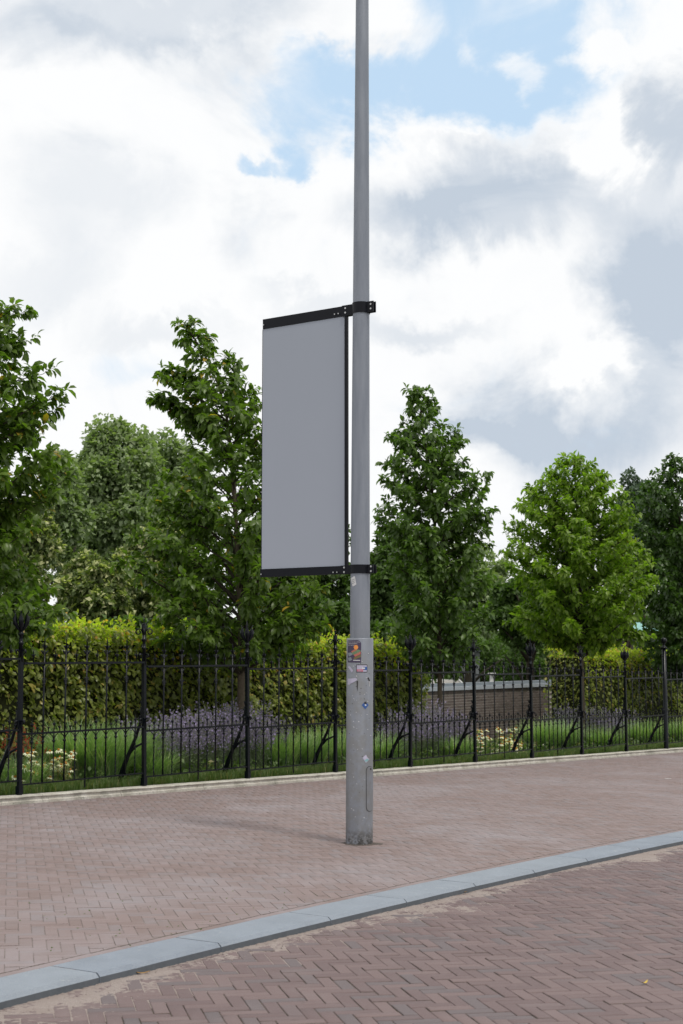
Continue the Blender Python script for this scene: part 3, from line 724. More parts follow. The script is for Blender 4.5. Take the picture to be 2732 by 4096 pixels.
mb = horn_mesh(RT+.045+.08); m_h1 = mb.mesh('scroll_collar', M['iron'], True)
mb = horn_mesh(RM+.13, .024); m_h2 = mb.mesh('scroll_collar', M['iron'], True)
# brace behind each post (towards the garden = +y in the fence's frame)
mb = MB()
BT = [(0, .42, -.02), (0, .40, .05), (0, .32, .24), (0, .22, .42), (0, .13, .58), (0, .07, .72), (0, .045, .84), (0, .05, .93)]
mb.tube(BT, [.022, .036, .031, .025, .021, .017, .013, .009], 6)
mb.tube([(0, .34, .20), (0, .25, .36), (0, .15, .45), (0, .02, .50)], [.017, .018, .016, .012], 6)
for (yy, zz, r_) in ((.075, .90, .030), (.10, .80, .030), (.055, 1.0, .024)):
    mb.tube([(0, yy-.04+r_*(1-.5*i/8)*math.cos(PI*1.2-i*.75), zz+r_*(1-.5*i/8)*math.sin(PI*1.2-i*.75)) for i in range(9)], .008, 5)
    mb.tube([(.0, .03, zz-.05), (0, yy, zz)], [.014, .008], 5)
m_brace = mb.mesh('brace', M['iron'], True)
pm = {k: post_mesh(k) for k in 'ABC'}; fm = {k: finial_mesh(k) for k in 'ABC'}
def railm(z, t, name):
    mb = MB(); mb.box((PS/2, 0, z), (PS-PW-.002, .030 if t > .015 else .018, t)); return mb.mesh(name, M['iron'])
m_rt, m_rm, m_rb = railm(RT, .024, 'rail'), railm(RM, .022, 'rail'), railm(RBm, .016, 'rail')
for k in range(-1, 15):
    o = F(S_0+k*PS, PF, .09) - FO; lx = k*PS
    Q = Matrix.Rotation(FR, 3, 'Z')
    base = Vector((o.x, o.y, o.z))
    def pl(name, me, dx, par=fence, **kw): return link(name, me, par, base + Q @ Vector((dx, 0, 0)), (0, 0, FR), **kw)
    kind = 'C' if k == 9 else ('A' if k % 2 == 0 else 'B')
    po = pl('post', pm[kind], 0, label={'A': None, 'B': None, 'C': 'thick round post topped with a plain ball'}[kind])
    po.rotation_euler = ((rng.random()-.5)*.016, -.008+(rng.random()-.5)*.014, FR)
    for nm, me in (('finial', fm[kind]), ('scroll_collar', m_h1), ('scroll_collar', m_h2), ('brace', m_brace)):
        link(nm, me, po)
    for me in (m_rt, m_rm, m_rb): pl('rail', me, 0)
    for i in range(1, 6):
        b_ = pl('long_bar', m_long_foot if i == 3 else m_long, PS*i/6)
        for nm, me in (('fleuron', m_ltip), ('arch_bracket', m_arch), ('scroll', m_scroll), ('arch_bracket', m_march)): link(nm, me, b_)
    for i in range(6):
        pl('short_spear', m_stip, PS*(i+.5)/6)
        b_ = pl('twisted_bar', m_short, PS*(i+.5)/6)
        for nm, me in (('fleuron', m_mtip), ('arch_bracket', m_march)): link(nm, me, b_)
    for i in range(12):
        pl('dart', m_dart, PS*(i+.5)/12)
# small sign hung on the railing
sgn = empty('small_sign', F(S_0+PS*5.52, PF-.022, .09+RM-.03), 'tiny dark grey garden plaque with a white emblem hung on the railing', 'sign'); sgn.rotation_euler = (0, 0, FR)
mb = MB(); mb.box((0, 0, -.09), (.085, .006, .17)); mb.obj('plate', M['darkwall'], sgn)
mb = MB(); mb.tube([(-.022, -.005, -.15), (0, -.005, -.09), (.022, -.005, -.15)], .006, 4); mb.tube([(-.012, -.005, -.128), (.012, -.005, -.128)], .004, 4); mb.obj('emblem', M['white'], sgn)

# ------------------------------------------------------------------ leaves (numpy)
def nrm(a): return a/np.maximum(np.linalg.norm(a, axis=1, keepdims=True), 1e-9)
def leaves(P, D, N, L, Wd, droop=.25, fold=.25, simple=False):
    """P base, D direction, N rough normal, L length, Wd half width: folded, drooping leaves"""
    n = len(P); D = nrm(D); S = nrm(np.cross(D, N)); U = nrm(np.cross(S, D)); L = L[:, None]; Wd = Wd[:, None]
    if simple:
        V = np.stack([P, P+D*L*.5+S*Wd+U*Wd*fold, P+D*L-U*L*droop, P+D*L*.5-S*Wd+U*Wd*fold], 1).reshape(-1, 3)
        Fa = np.arange(n*4).reshape(n, 4); return V, Fa
    m1 = P+D*L*.38-U*L*droop*.12; m2 = P+D*L*.72-U*L*droop*.5; tip = P+D*L-U*L*droop*1.1
    V = np.stack([P, m1+S*Wd*.85+U*Wd*fold, m1, m1-S*Wd*.85+U*Wd*fold, m2+S*Wd*.9+U*Wd*fold, m2, m2-S*Wd*.9+U*Wd*fold, tip], 1).reshape(-1, 3)
    f = np.array([(0, 1, 2, 2), (0, 2, 3, 3), (1, 4, 5, 2), (2, 5, 6, 3), (4, 7, 5, 5), (5, 7, 6, 6)])
    return V, f
def leaf_object(name, P, D, N, L, Wd, m, parent=None, droop=.25, fold=.25, simple=False, **kw):
    P, D, N, L, Wd = map(np.asarray, (P, D, N, L, Wd)); n = len(P)
    V, f = leaves(P, D, N, L, Wd, droop, fold, simple)
    if simple: me = mesh_of(name, V, f, [m])
    else:
        tri = np.array([(0, 1, 2), (0, 2, 3), (1, 4, 5), (1, 5, 2), (2, 5, 6), (2, 6, 3), (4, 7, 5), (5, 7, 6)])
        me = mesh_of(name, V, (tri[None]+(np.arange(n)*8)[:, None, None]).reshape(-1, 3), [m], True)
    return link(name, me, parent, **kw)
def rand_dir(n):
    v = rng.normal(size=(n, 3)); return nrm(v)

def young_tree(base, prof, Y, leader, m, label, n_br=70, leafL=.115, dens=1.0, name='young_tree', trunk_r=.05, shade=None, seedgap=0, bark='bark', reach=1.0, inner=.25, sprays=()):
    """a young tree: trunk along 'leader' points, branches whose reach follows the crown outline (heights, left and right reach)"""
    t = empty(name, base, label, 'tree', 'row of young trees behind the railing')
    B = np.array(base)
    pts = [np.array(at_depth(px, py, Y)) - B for px, py in leader]; pts = [np.array([0, 0, -.1])] + pts
    tz = np.array([p[2] for p in pts]); tx = np.array([p[0] for p in pts])
    H = tz[-1]
    def axis(z): return np.array([np.interp(z, tz, tx), .05*math.sin(z*1.3), z])
    mb = MB(); zs = np.linspace(-.1, H, 16)
    mb.tube([axis(z) for z in zs], [trunk_r*(1-.9*max(0, z)/H)+.004 for z in zs], 8); mb.obj('trunk', M[bark], t, True)
    pz = []; pl_ = []; pr = []
    for (py, xl, xr) in prof:
        a = np.array(at_depth(xl, py, Y))-B; b = np.array(at_depth(xr, py, Y))-B; pz.append(a[2]); pl_.append(a[0]); pr.append(b[0])
    o = np.argsort(pz); pz = np.array(pz)[o]; pl_ = np.array(pl_)[o]; pr = np.array(pr)[o]
    z_lo, z_hi = pz[0], pz[-1]
    br = MB(); LP = []; LD = []
    nb = n_br
    for i in range(nb+len(sprays)):
        q = (i+rng.random())/nb; ztip = z_lo+(z_hi-z_lo)*q
        a = i*2.399963+rng.random()*.6; ca, sa = math.cos(a), math.sin(a)
        ax_ = axis(ztip)[0]; rr = (pr[0] if False else np.interp(ztip, pz, pr))-ax_; rl = ax_-np.interp(ztip, pz, pl_)
        Rr = rr if ca > 0 else rl; Rd = .5*(rr+rl); R_ = abs(Rr)*abs(ca)+Rd*abs(sa)*.9
        R_ = max(.10, R_)*reach*(.72+.38*rng.random())
        if i >= nb:
            sx_, sy_ = sprays[i-nb]; tw = np.array(at_depth(sx_, sy_, Y))-B; ztip = tw[2]-.05; ax_ = axis(ztip)[0]; R_ = max(.15, abs(tw[0]-ax_)-.05); ca = 1. if tw[0] > ax_ else -1.; sa = .35*(rng.random()-.5)
        z0 = max(ztip-R_*(.55+.25*rng.random()), z_lo*.8+.05); z0 = min(z0, H*.97)
        s0 = axis(z0); tip = np.array([ax_+ca*R_, axis(ztip)[1]+sa*R_, ztip])
        K = 7; bp = []
        for k in range(K):
            u = k/(K-1); p = s0+(tip-s0)*u; p[2] += .10*R_*math.sin(u*PI)*(1 if rng.random() > .3 else .4) - .0; p += rng.normal(size=3)*.012
            bp.append(p)
        r_b = .006+.012*R_; br.tube(bp, [r_b*(1-.85*k/(K-1))+.0015 for k in range(K)], 4, False)
        # twigs
        bl = np.linalg.norm(tip-s0); nt = max(4, int(bl*15*dens))
        for j in range(nt):
            u = inner+(1-inner)*(j+rng.random())/nt if j else 1.0
            kf = u*(K-1); k0 = min(int(kf), K-2); p = bp[k0]*(1-(kf-k0))+bp[k0+1]*(kf-k0)
            dv = nrm((tip-s0)[None])[0]
            d = nrm((dv*.7+rng.normal(size=3)*.55+np.array([0, 0, .28]))[None])[0] if u < 1 else dv
            tl = (.10+.20*rng.random())*(1.15-.5*u)*(1.0 if R_ > .3 else .7)
            e = p+d*tl; 
            if rng.random() < .5: br.tube([p, (p+e)/2+np.array([0, 0, .01]), e], [.004, .003, .0015], 3, False)
            nl = rng.integers(6, 10)
            for l in range(nl):
                w_ = l/nl; q_ = p+(e-p)*(.25+.75*w_); az_ = l*2.4+rng.random()*.8
                side = nrm(np.cross(d, rng.normal(size=3))[None])[0]
                ld = d*(.35+.5*w_)+side*.75+np.array([0, 0, -.15+.25*rng.random()]); LP.append(q_); LD.append(ld)
    br.obj('branch', M['darkbark'], t, kind='stuff')
    LP = np.array(LP); LD = nrm(np.array(LD)); n = len(LP)
    LD[:, 2] -= .32; LD = nrm(LD)
    N_ = rng.normal(size=(n, 3))*.38+np.array([0, 0, 1.0]); N_[:, :2] += LD[:, :2]*.35
    Ls = leafL*(.65+.6*rng.random(n)); 
    leaf_object('crown', LP, LD, N_, Ls, Ls*.26, m, t, .42, .30)
    return n
# far-off wood closing the view
def far_wood():
    P = []; n = 60000; x = -30+60*rng.random(n)*1.0; Yb = 78+14*rng.random(n)
    topz = 3.6+.8*np.sin(x*.5)+.6*np.sin(x*1.3+1)+.4*np.sin(x*3.1); z = -2.2+(topz+2.2)*rng.random(n)**.8
    P = np.stack([x, Yb-2.5*(1-((z+2.2)/(topz+2.2)))+1.2*np.sin(x*1.9+z*1.4), z], 1); D = rng.normal(size=(n, 3))+np.array([0, 0, -.4]); L = .42*(.6+.8*rng.random(n))
    leaf_object('far_wood', P, D, rng.normal(size=(n, 3))*.7+np.array([0, -.4, .8]), L, L*.38, M['leaf_shade'], None, .2, .2, True, kind='stuff', label='far-off mass of dark trees closing the view behind the garden', cat='woodland')
far_wood()
T = []
def tp(px, p=13.5): return at_p(px, p)
b1 = tp(-264); T.append(young_tree(b1, [(1130, -260, -120), (1225, -420, 40), (1300, -520, 100), (1400, -560, 60), (1500, -640, 190), (1570, -660, 235), (1680, -700, 200), (1780, -700, 150), (1850, -740, 240), (1960, -760, 215), (2080, -760, 110), (2200, -760, 130), (2300, -800, 170), (2420, -780, 250), (2500, -760, 180), (2590, -700, 90)],
   b1.y, [(-264, 2300), (-255, 1800), (-230, 1400), (-190, 1130)], M['leaf_a'], 'young broadleaf tree cut off by the left edge of the photo', 105, .120, 1.0, trunk_r=.06, reach=.80, sprays=[(95, 1230), (30, 1330), (120, 1350), (190, 1480), (232, 1560), (215, 1620), (180, 1700), (240, 1850), (200, 1900), (225, 1980), (150, 2290), (250, 2440), (200, 2500)]))
b2 = tp(968); T.append(young_tree(b2, [(1290, 715, 775), (1350, 740, 830), (1430, 750, 900), (1500, 650, 960), (1570, 610, 1010), (1650, 700, 1030), (1760, 720, 1100), (1850, 730, 1130), (1910, 620, 1180), (1990, 590, 1230), (2100, 540, 1280), (2200, 530, 1300), (2320, 560, 1310), (2420, 600, 1320), (2520, 640, 1300), (2620, 700, 1240)],
   b2.y, [(965, 2500), (945, 2100), (930, 1850), (900, 1620), (850, 1470), (740, 1295)], M['leaf_a'], 'young broadleaf tree half behind the banner, leader bent to the left', 100, .125, 1.1, trunk_r=.065, inner=.2, reach=.86, sprays=[(608, 1600), (640, 1580), (665, 1485), (720, 1490), (690, 1640), (905, 1440), (955, 1490), (1015, 1560), (1030, 1610), (585, 1990), (600, 1960), (535, 2150), (530, 2230), (560, 2330), (1290, 2350), (1300, 2430), (1290, 2500), (1150, 2450), (640, 2560)]))
b3 = tp(1757); T.append(young_tree(b3, [(1553, 1640, 1705), (1655, 1645, 1770), (1745, 1573, 1850), (1851, 1540, 1862), (1933, 1540, 1936), (2040, 1530, 1972), (2110, 1511, 1920), (2195, 1550, 1945), (2317, 1560, 1955), (2440, 1530, 1975), (2563, 1556, 1930), (2650, 1610, 1880)],
   b3.y, [(1757, 2500), (1745, 2200), (1725, 1900), (1690, 1700), (1672, 1555)], M['leaf_b'], 'dark green narrow conical young tree just right of the lamp post', 112, .125, 1.15, inner=.1, reach=.82, sprays=[(1573, 1745), (1846, 1760), (1600, 1740), (1542, 1855), (1870, 1870), (1545, 1935), (1936, 1940), (1965, 2040), (1950, 2070), (1512, 2090), (1535, 2110), (1940, 2170), (1955, 2330)]))
b4 = tp(2323); T.append(young_tree(b4, [(1827, 2275, 2320), (1892, 2200, 2400), (1933, 2115, 2440), (2031, 2085, 2500), (2105, 2030, 2520), (2220, 2022, 2545), (2317, 2040, 2600), (2410, 2050, 2595), (2490, 2060, 2590), (2550, 2150, 2480)],
   b4.y, [(2323, 2500), (2318, 2200), (2305, 2000), (2296, 1827)], M['leaf_c'], 'bright green broad-crowned young tree in front of the teal roof', 122, .125, 1.15, inner=.1, reach=.82, sprays=[(2115, 1935), (2130, 1960), (2205, 1892), (2390, 1895), (2445, 1940), (2090, 2030), (2032, 2110), (2025, 2220), (2500, 2035), (2530, 2200), (2600, 2330), (2602, 2540), (2570, 2520)]))
b5 = tp(2745); T.append(young_tree(b5, [(1827, 2680, 2720), (1908, 2635, 2800), (1958, 2565, 2880), (2056, 2529, 2950), (2150, 2530, 2960), (2236, 2560, 2960), (2400, 2560, 2960), (2563, 2560, 2950), (2690, 2600, 2900)],
   b5.y, [(2745, 2500), (2735, 2200), (2715, 2000), (2695, 1827)], M['leaf_d'], 'very dark young tree cut off by the right edge of the photo', 120, .135, 1.2, inner=.1, reach=.84))
b6 = tp(3062); 
# ------------------------------------------------------------------ background trees
def crown_pts(c, r, n, lumps=42, seed=0):
    """points on the outside of many lumps that together make an uneven crown"""
    g = np.random.default_rng(seed); d = g.normal(size=(lumps, 3)); d /= np.linalg.norm(d, axis=1, keepdims=True)
    rad = g.random(lumps)**.42; lc = d*rad[:, None]*(.66+.30*g.random(lumps)**1.4)[:, None]; lr = .10+.20*g.random(lumps)**1.3
    k = g.integers(0, lumps, n); v = g.normal(size=(n, 3)); v /= np.linalg.norm(v, axis=1, keepdims=True)
    v[:, 2] = np.where(g.random(n) < .7, np.abs(v[:, 2]), v[:, 2])
    q = lc[k]+v*(lr[k]*(.55+.5*g.random(n)**.5))[:, None]
    return np.array(c)+q*np.array(r), v
def big_tree(px, Y, top, hw, low, m, label, n=16000, ls=.16, name='broadleaf_tree', seed=1, group='trees beyond the hedge', depth=None, lumps=42):
    n = int(n*1.5); ls *= .85; lumps = int(lumps*2.2)
    a = at_depth(px, top, Y); hwm = hw/FPX*Y; zlow = at_depth(px, low, Y).z
    g0 = gz(a.x, Y); base = Vector((a.x, Y, g0)); t = empty(name, base, label, 'tree', group)
    ztop = a.z-g0; zl = max(zlow-g0, .2); c = (0, 0, (ztop+zl)/2); r = (hwm, depth or hwm*.8, (ztop-zl)/2*1.02)
    mb = MB(); mb.tube([(0, 0, -.2), (.05, 0, ztop*.3), (0, .1, ztop*.8)], [.16+.01*ztop, .13, .03], 8)
    for k in range(9):
        q = k*2.4; z0 = ztop*(.2+.06*k); mb.tube([(0, 0, z0), (math.cos(q)*hwm*.35, math.sin(q)*hwm*.3, z0+.6), (math.cos(q)*hwm*.7, math.sin(q)*hwm*.6, z0+1.0)], [.06, .04, .015], 5)
    mb.obj('trunk', M['darkbark'], t, True)
    P, v = crown_pts(c, r, n, lumps, seed); d = nrm(v+rng.normal(size=(n, 3))*.9+np.array([0, 0, -.3])); L = ls*(.6+.8*rng.random(n))
    N_ = rng.normal(size=(n, 3))*.6+v*.5+np.array([0, 0, .8])
    leaf_object('crown', P, d, N_, L, L*.33, m, t, .2, .2, True)
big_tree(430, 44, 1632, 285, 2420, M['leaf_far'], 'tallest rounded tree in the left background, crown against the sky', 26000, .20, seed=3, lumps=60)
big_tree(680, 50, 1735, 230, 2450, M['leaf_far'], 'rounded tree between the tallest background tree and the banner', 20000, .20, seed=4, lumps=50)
big_tree(250, 40, 1760, 120, 2400, M['leaf_far'], 'small rounded crown left of the tallest background tree', 9000, .18, seed=5)
big_tree(90, 34, 1990, 170, 2500, M['leaf_lime'], 'lime tree with pale bracts at the far left background', 14000, .15, seed=6)
big_tree(400, 33, 2210, 190, 2560, M['leaf_lime'], 'low lime tree with pale bracts in front of the tallest background tree', 16000, .15, seed=7)
big_tree(640, 36, 2080, 190, 2560, M['leaf_lime'], 'lime tree with pale bracts left of the bent young tree', 16000, .16, seed=8)
big_tree(1180, 42, 2000, 300, 2560, M['leaf_shade'], 'broad dark tree behind the lower half of the banner', 18000, .18, seed=9)
big_tree(1560, 40, 2120, 190, 2560, M['leaf_shade'], 'broad tree behind the gap just right of the lamp post', 15000, .17, seed=10)
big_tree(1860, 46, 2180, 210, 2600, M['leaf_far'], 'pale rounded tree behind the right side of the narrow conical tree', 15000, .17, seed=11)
big_tree(2110, 40, 2280, 170, 2600, M['leaf_shade'], 'low dark tree between the conical and the bright green young trees', 12000, .17, seed=12)
big_tree(2500, 38, 2090, 90, 2420, M['leaf_yel'], 'slender yellow green tree at the right shoulder of the bright young tree', 7000, .12, seed=13)
big_tree(2560, 80, 1890, 120, 2300, M['leaf_blue'], 'distant blue green tree rising above the right background', 14000, .26, seed=14)
big_tree(2750, 60, 2050, 200, 2600, M['leaf_shade'], 'dark tree behind the right edge of the photo', 12000, .22, seed=15)
# shrub belt behind the hedge: fills the view under the crowns
def shrub(px, Y, top, hw, m, label, seed, n=7000, ls=.13, group='shrubs behind the hedge'):
    a = at_depth(px, top, Y); g0 = gz(a.x, Y); t = empty('shrub', Vector((a.x, Y, g0)), label, 'shrub', group); hwm = hw/FPX*Y; h = a.z-g0
    mb = MB()
    for k in range(5): q = k*1.3; mb.tube([(0, 0, -.1), (math.cos(q)*hwm*.3, math.sin(q)*.3, h*.4), (math.cos(q)*hwm*.6, math.sin(q)*.6, h*.75)], [.05, .035, .01], 5)
    mb.obj('stem', M['darkbark'], t, True)
    P, v = crown_pts((0, 0, h*.5), (hwm, hwm*.7, h*.52), n, 30, seed); d = nrm(v+rng.normal(size=(n, 3))*.9+np.array([0, 0, -.3])); L = ls*(.6+.8*rng.random(n))
    leaf_object('foliage', P, d, rng.normal(size=(n, 3))*.6+v*.5+np.array([0, 0, .8]), L, L*.33, m, t, .2, .2, True)
SH = [(60, 27, 2330, 'far left'), (330, 28, 2400, 'left'), (600, 29, 2380, 'left of the bent young tree'), (860, 30, 2400, 'behind the bent young tree'), (1120, 31, 2400, 'under the banner'),
      (1370, 31, 2380, 'behind the lamp post'), (1620, 37, 2420, 'behind the conical tree'), (1900, 52, 2450, 'beyond the brick wall'), (2150, 50, 2480, 'between the conical and bright trees')]
for i, (px, Y, top, lab) in enumerate(SH): shrub(px, Y, top, 190, M['leaf_shade'], 'dark shrub behind the hedge, ' + lab, 30+i)

# ------------------------------------------------------------------ hedges
def hedge(s0, s1, p0, p1, h, label, nfront=720, ntop=560, top=True):
    c = F((s0+s1)/2, (p0+p1)/2); t = empty('hedge', c, label, 'hedge', 'clipped hedges behind the flower bed'); C0 = np.array(c)
    mb = MB(); V = []
    ns = max(2, int((s1-s0)/1.0))
    for k in range(ns+1):
        s = s0+.12+(s1-s0-.24)*k/ns
        for (p, z) in ((p0+.14, 0), (p0+.14, h-.18), (p1-.14, h-.18), (p1-.14, 0)): V.append(F(s, p, z)-c)
    Fc = [(k*4+j, (k+1)*4+j, (k+1)*4+j+1, k*4+j+1) for k in range(ns) for j in range(3)] + [(0, 1, 2, 3), (ns*4+3, ns*4+2, ns*4+1, ns*4)]
    mb.add(V, Fc); mb.obj('twig_core', M['core'], t)
    def pts(n, fs, fp, fh): return np.array([F(a, b, e) for a, b, e in zip(fs, fp, fh)])-C0
    A = (s1-s0)*h; n = int(A*nfront)
    sv = s0+(s1-s0)*rng.random(n); hv = .05+(h-.02)*rng.random(n)
    bul = .06*np.sin(sv*2.1)+.06*np.sin(hv*6+sv*3.3)*np.sin(sv*5.1+1)+.05*np.sin(sv*11.7+hv*9.)*np.sin(hv*13+sv*2)
    pv = p0+.03+bul+.17*rng.random(n)**1.5
    P = pts(n, sv, pv, hv); out = np.array([-NX, -NY, 0])
    D = rng.normal(size=(n, 3))*.5+out*.55+np.array([0, 0, -.5]); N_ = rng.normal(size=(n, 3))*.30+out*.55+np.array([0, 0, .95]); L = .084*(.65+.7*rng.random(n))
    leaf_object('foliage', P, D, N_, L, L*.34, M['hedge'], t, .2, .3)
    for (sa, sgn_) in ((s0, -1), (s1, 1)):
        n = int((p1-p0)*h*380); P = pts(n, sa-sgn_*(.0+.15*rng.random(n)), p0+(p1-p0)*rng.random(n), h*rng.random(n)); o2 = np.array([DX, DY, 0])*sgn_
        D = rng.normal(size=(n, 3))*.6+o2*.45+np.array([0, 0, -.4]); N_ = rng.normal(size=(n, 3))*.42+o2*.7+np.array([0, 0, .7]); L = .070*(.65+.7*rng.random(n))
        leaf_object('foliage', P, D, N_, L, L*.34, M['hedge'], t, .2, .3)
    n = int((s1-s0)*(p1-p0)*ntop*1.3); sv = s0+(s1-s0)*rng.random(n); pv = p0+(p1-p0)*rng.random(n)
    hv = h-.30+.34*rng.random(n)**.6+.07*np.sin(sv*1.9)+.05*np.sin(sv*5.1+pv*4)+.03*np.sin(sv*13)
    # young shoots standing above the cut
    m_ = int((s1-s0)*24); SP = []; SD = []
    for i in range(m_):
        a = s0+(s1-s0)*rng.random(); b = p0+(p1-p0)*rng.random(); hh = .06+.26*rng.random()**2; lean = rng.normal(size=2)*.05
        q0 = np.array(F(a, b, h-.02))-C0
        for l in range(int(4+hh*45)):
            u = l/(4+hh*45); SP.append(q0+np.array([lean[0]*u, lean[1]*u, hh*u])); SD.append(rng.normal(size=3)*.7+np.array([0, 0, .3]))
    n3 = int((s1-s0)*230); s3 = s0+(s1-s0)*rng.random(n3); h3 = h+.02-.62*rng.random(n3)**2.2; p3 = p0+.0+.12*rng.random(n3)+.05*np.sin(s3*2.1)
    P = np.concatenate([pts(n, sv, pv, hv), np.array(SP), pts(n3, s3, p3, h3)]); n2 = len(P)
    D = np.concatenate([rng.normal(size=(n, 3))*.7+np.array([0, 0, .15]), np.array(SD), rng.normal(size=(n3, 3))*.5+out*.5+np.array([0, 0, -.3])]); N_ = rng.normal(size=(n2, 3))*.5+np.array([0, 0, .9]); L = .062*(.6+.8*rng.random(n2))
    leaf_object('young_growth', P, D, N_, L, L*.34, M['hedge_top'], t, .15, .25)
def s_of(px, p): q = at_p(px, p); return q.x*DX+q.y*DY
PH = 14.7
sa = s_of(1700, PH); sb = s_of(2165, PH+1.1)
hedge(s_of(-420, PH), sa, PH, PH+1.0, 2.04, 'long clipped beech hedge with yellow green top, left of the brick wall')
hedge(sb, sb+16, PH, PH+1.1, 2.18, 'clipped hedge with yellow green top, right of the brick wall', 330, 420)

# ------------------------------------------------------------------ brick wall in the gap
PWL = 17.3
wl0, wl1 = s_of(1600, PWL), s_of(2200, PWL); zt = at_depth(1900, 2758, at_p(1900, PWL).y).z
wall = empty('brick_wall', F((wl0+wl1)/2, PWL, 0), 'low brown brick wall with grey stone coping seen between the two hedges', 'wall'); WR = FR
wx = (wl1-wl0)/2; wz = zt-wall.location.z; wall.rotation_euler = (0, 0, FR)
mb = MB(); mb.box((0, .107, wz/2-.2), (wx*2, .218, wz+.4)); mb.obj('mortar_core', M['mortar'], wall)
bm_ = MB(); bm_.box((0, 0, 0), (.205, .02, .052)); bmesh_a = bm_.mesh('brick', M['wallbrick']); bm_ = MB(); bm_.box((0, 0, 0), (.052, .02, .085)); bmesh_s = bm_.mesh('soldier_brick', M['wallbrick'])
cs_, ch_ = .217, .064; bl = []
nrow = int((wz-.1)/ch_)
for r in range(nrow):
    z = wz-.13-r*ch_
    for c in range(int(2*wx/cs_)):
        x = -wx+.11+c*cs_+(cs_/2 if r % 2 else 0)
        if x < wx-.1: bl.append((x, z))
bl.sort(key=lambda q: abs(q[0]+.6)*1.0 + abs(q[1]-wz+.5)*3.2)
rest = MB()
for i, (x, z) in enumerate(bl):
    if i < 300: link('brick', bmesh_a, wall, (x, .002-.004*rng.random(), z))
    else: rest.box((x, .002-.004*rng.random(), z), (.205, .02, .052))
rest.obj('outer_bricks', M['wallbrick'], wall, kind='stuff')
for c in range(int(2*wx/.062)): link('soldier_brick', bmesh_s, wall, (-wx+.04+c*.062, -.004, wz-.046))
x = -wx
while x < wx:
    mb = MB(); mb.box((x+.495, .11, wz+.045), (.985, .32, .085)); mb.obj('coping_stone', M['coping'], wall)
    mb = MB(); mb.box((x+.495, .16, wz+.125), (.985, .22, .072)); mb.obj('upper_coping', M['coping2'], wall); x += .99
# things glimpsed past the wall
def glimpse_box(px0, py0, px1, py1, Y, dep, m, name, label, cat):
    a = at_depth(px0, py0, Y); b = at_depth(px1, py1, Y); mb = MB()
    g0 = gz(a.x, Y)
    return a, b, g0
a = at_depth(1967, 2698, 36.5); g0 = gz(a.x, a.y); t = empty('white_post', Vector((a.x, a.y, g0)), 'short white square post with flat cap behind the brick wall', 'post')
mb = MB(); mb.box((0, 0, (a.z-g0)/2), (.10, .10, a.z-g0)); mb.obj('shaft', M['white'], t); mb = MB(); mb.box((0, 0, a.z-g0+.02), (.19, .19, .04)); mb.obj('cap', M['white'], t)
a = at_depth(1818, 2704, 36.3); b = at_depth(1848, 2732, 36.3); g0 = gz(a.x, a.y); t = empty('white_barrier_pole', Vector((b.x, b.y, g0)), 'slanting thin white pole leaning behind the brick wall', 'pole')
mb = MB(); dvec = (b-a); e0 = a-dvec*.3-t.location; e1 = b+dvec*2.2-t.location; mb.tube([e0, e1], .028, 6); mb.obj('bar', M['white'], t)
mb = MB(); mb.box(((e0.x+e1.x)/2+.25, 0.07, .5), (.10, .08, 1.0)); mb.obj('stand', M['greywall'], t)
# parked car beyond the wall
ca = at_depth(1770, 2690, 40); g0 = gz(ca.x, ca.y); car = empty('parked_car', Vector((ca.x-.6, 41, g0)), 'pale parked car with a red tail light glimpsed behind the conical tree trunk', 'car'); car.rotation_euler = (0, 0, .25)
mb = MB(); prof = [(-2.0, .35), (-2.05, .75), (-1.9, .95), (-1.2, 1.02), (-.6, 1.42), (.9, 1.45), (1.7, 1.0), (2.05, .9), (2.1, .4)]
mb.add([(x, y*(1 if z < 1.1 else .8), z) for y in (-.85, .85) for x, z in prof], [tuple(range(9)), tuple(range(17, 8, -1))] + [(i, 9+i, 9+(i+1) % 9, (i+1) % 9) for i in range(9)]); mb.obj('body', M['carpaint'], car)
mb = MB(); mb.box((.1, -.76, 1.2), (1.5, .04, .26)); mb.obj('window', M['glass'], car); mb = MB(); mb.box((2.06, -.6, .82), (.1, .34, .18)); mb.obj('tail_light', M['redlamp'], car)
mb = MB(); mb.box((1.98, -.87, .82), (.22, .05, .16)); mb.obj('tail_light', M['redlamp'], car)
for x in (-1.3, 1.3):
    for y in (-.86, .86): mb = MB(); mb.tube([(x, y-.09, .32), (x, y+.09, .32)], .32, 14); mb.obj('wheel', M['tyre'], car)
# pavilion with the teal roof
a = at_depth(2375, 2492, 56); b = at_depth(2640, 2620, 56); g0 = gz(a.x, 56); pv = empty('pavilion', Vector(((a.x+b.x)/2, 57.5, g0)), 'low dark pavilion with a pale teal roof showing under the bright tree', 'building')
hw_ = (b.x-a.x)/2; zr = a.z-g0
mb = MB(); mb.box((0, 0, (zr-.3)/2), (hw_*2-.4, 2.6, zr-.3)); mb.obj('wall', M['darkwall'], pv)
mb = MB(); mb.add([(-hw_, -1.5, zr-.3), (hw_, -1.5, zr-.3), (hw_, 1.5, zr-.3), (-hw_, 1.5, zr-.3), (-hw_+.5, -.2, zr+.05), (hw_-.5, -.2, zr+.05), (hw_-.5, .2, zr+.05), (-hw_+.5, .2, zr+.05)], [(0, 1, 5, 4), (1, 2, 6, 5), (2, 3, 7, 6), (3, 0, 4, 7), (4, 5, 6, 7), (3, 2, 1, 0)]); mb.obj('roof', M['teal'], pv)
for k in range(3): mb = MB(); mb.box((-hw_+.75+k*.8, -1.31, zr-1.0), (.5, .04, .8)); mb.obj('window', M['glass'], pv)
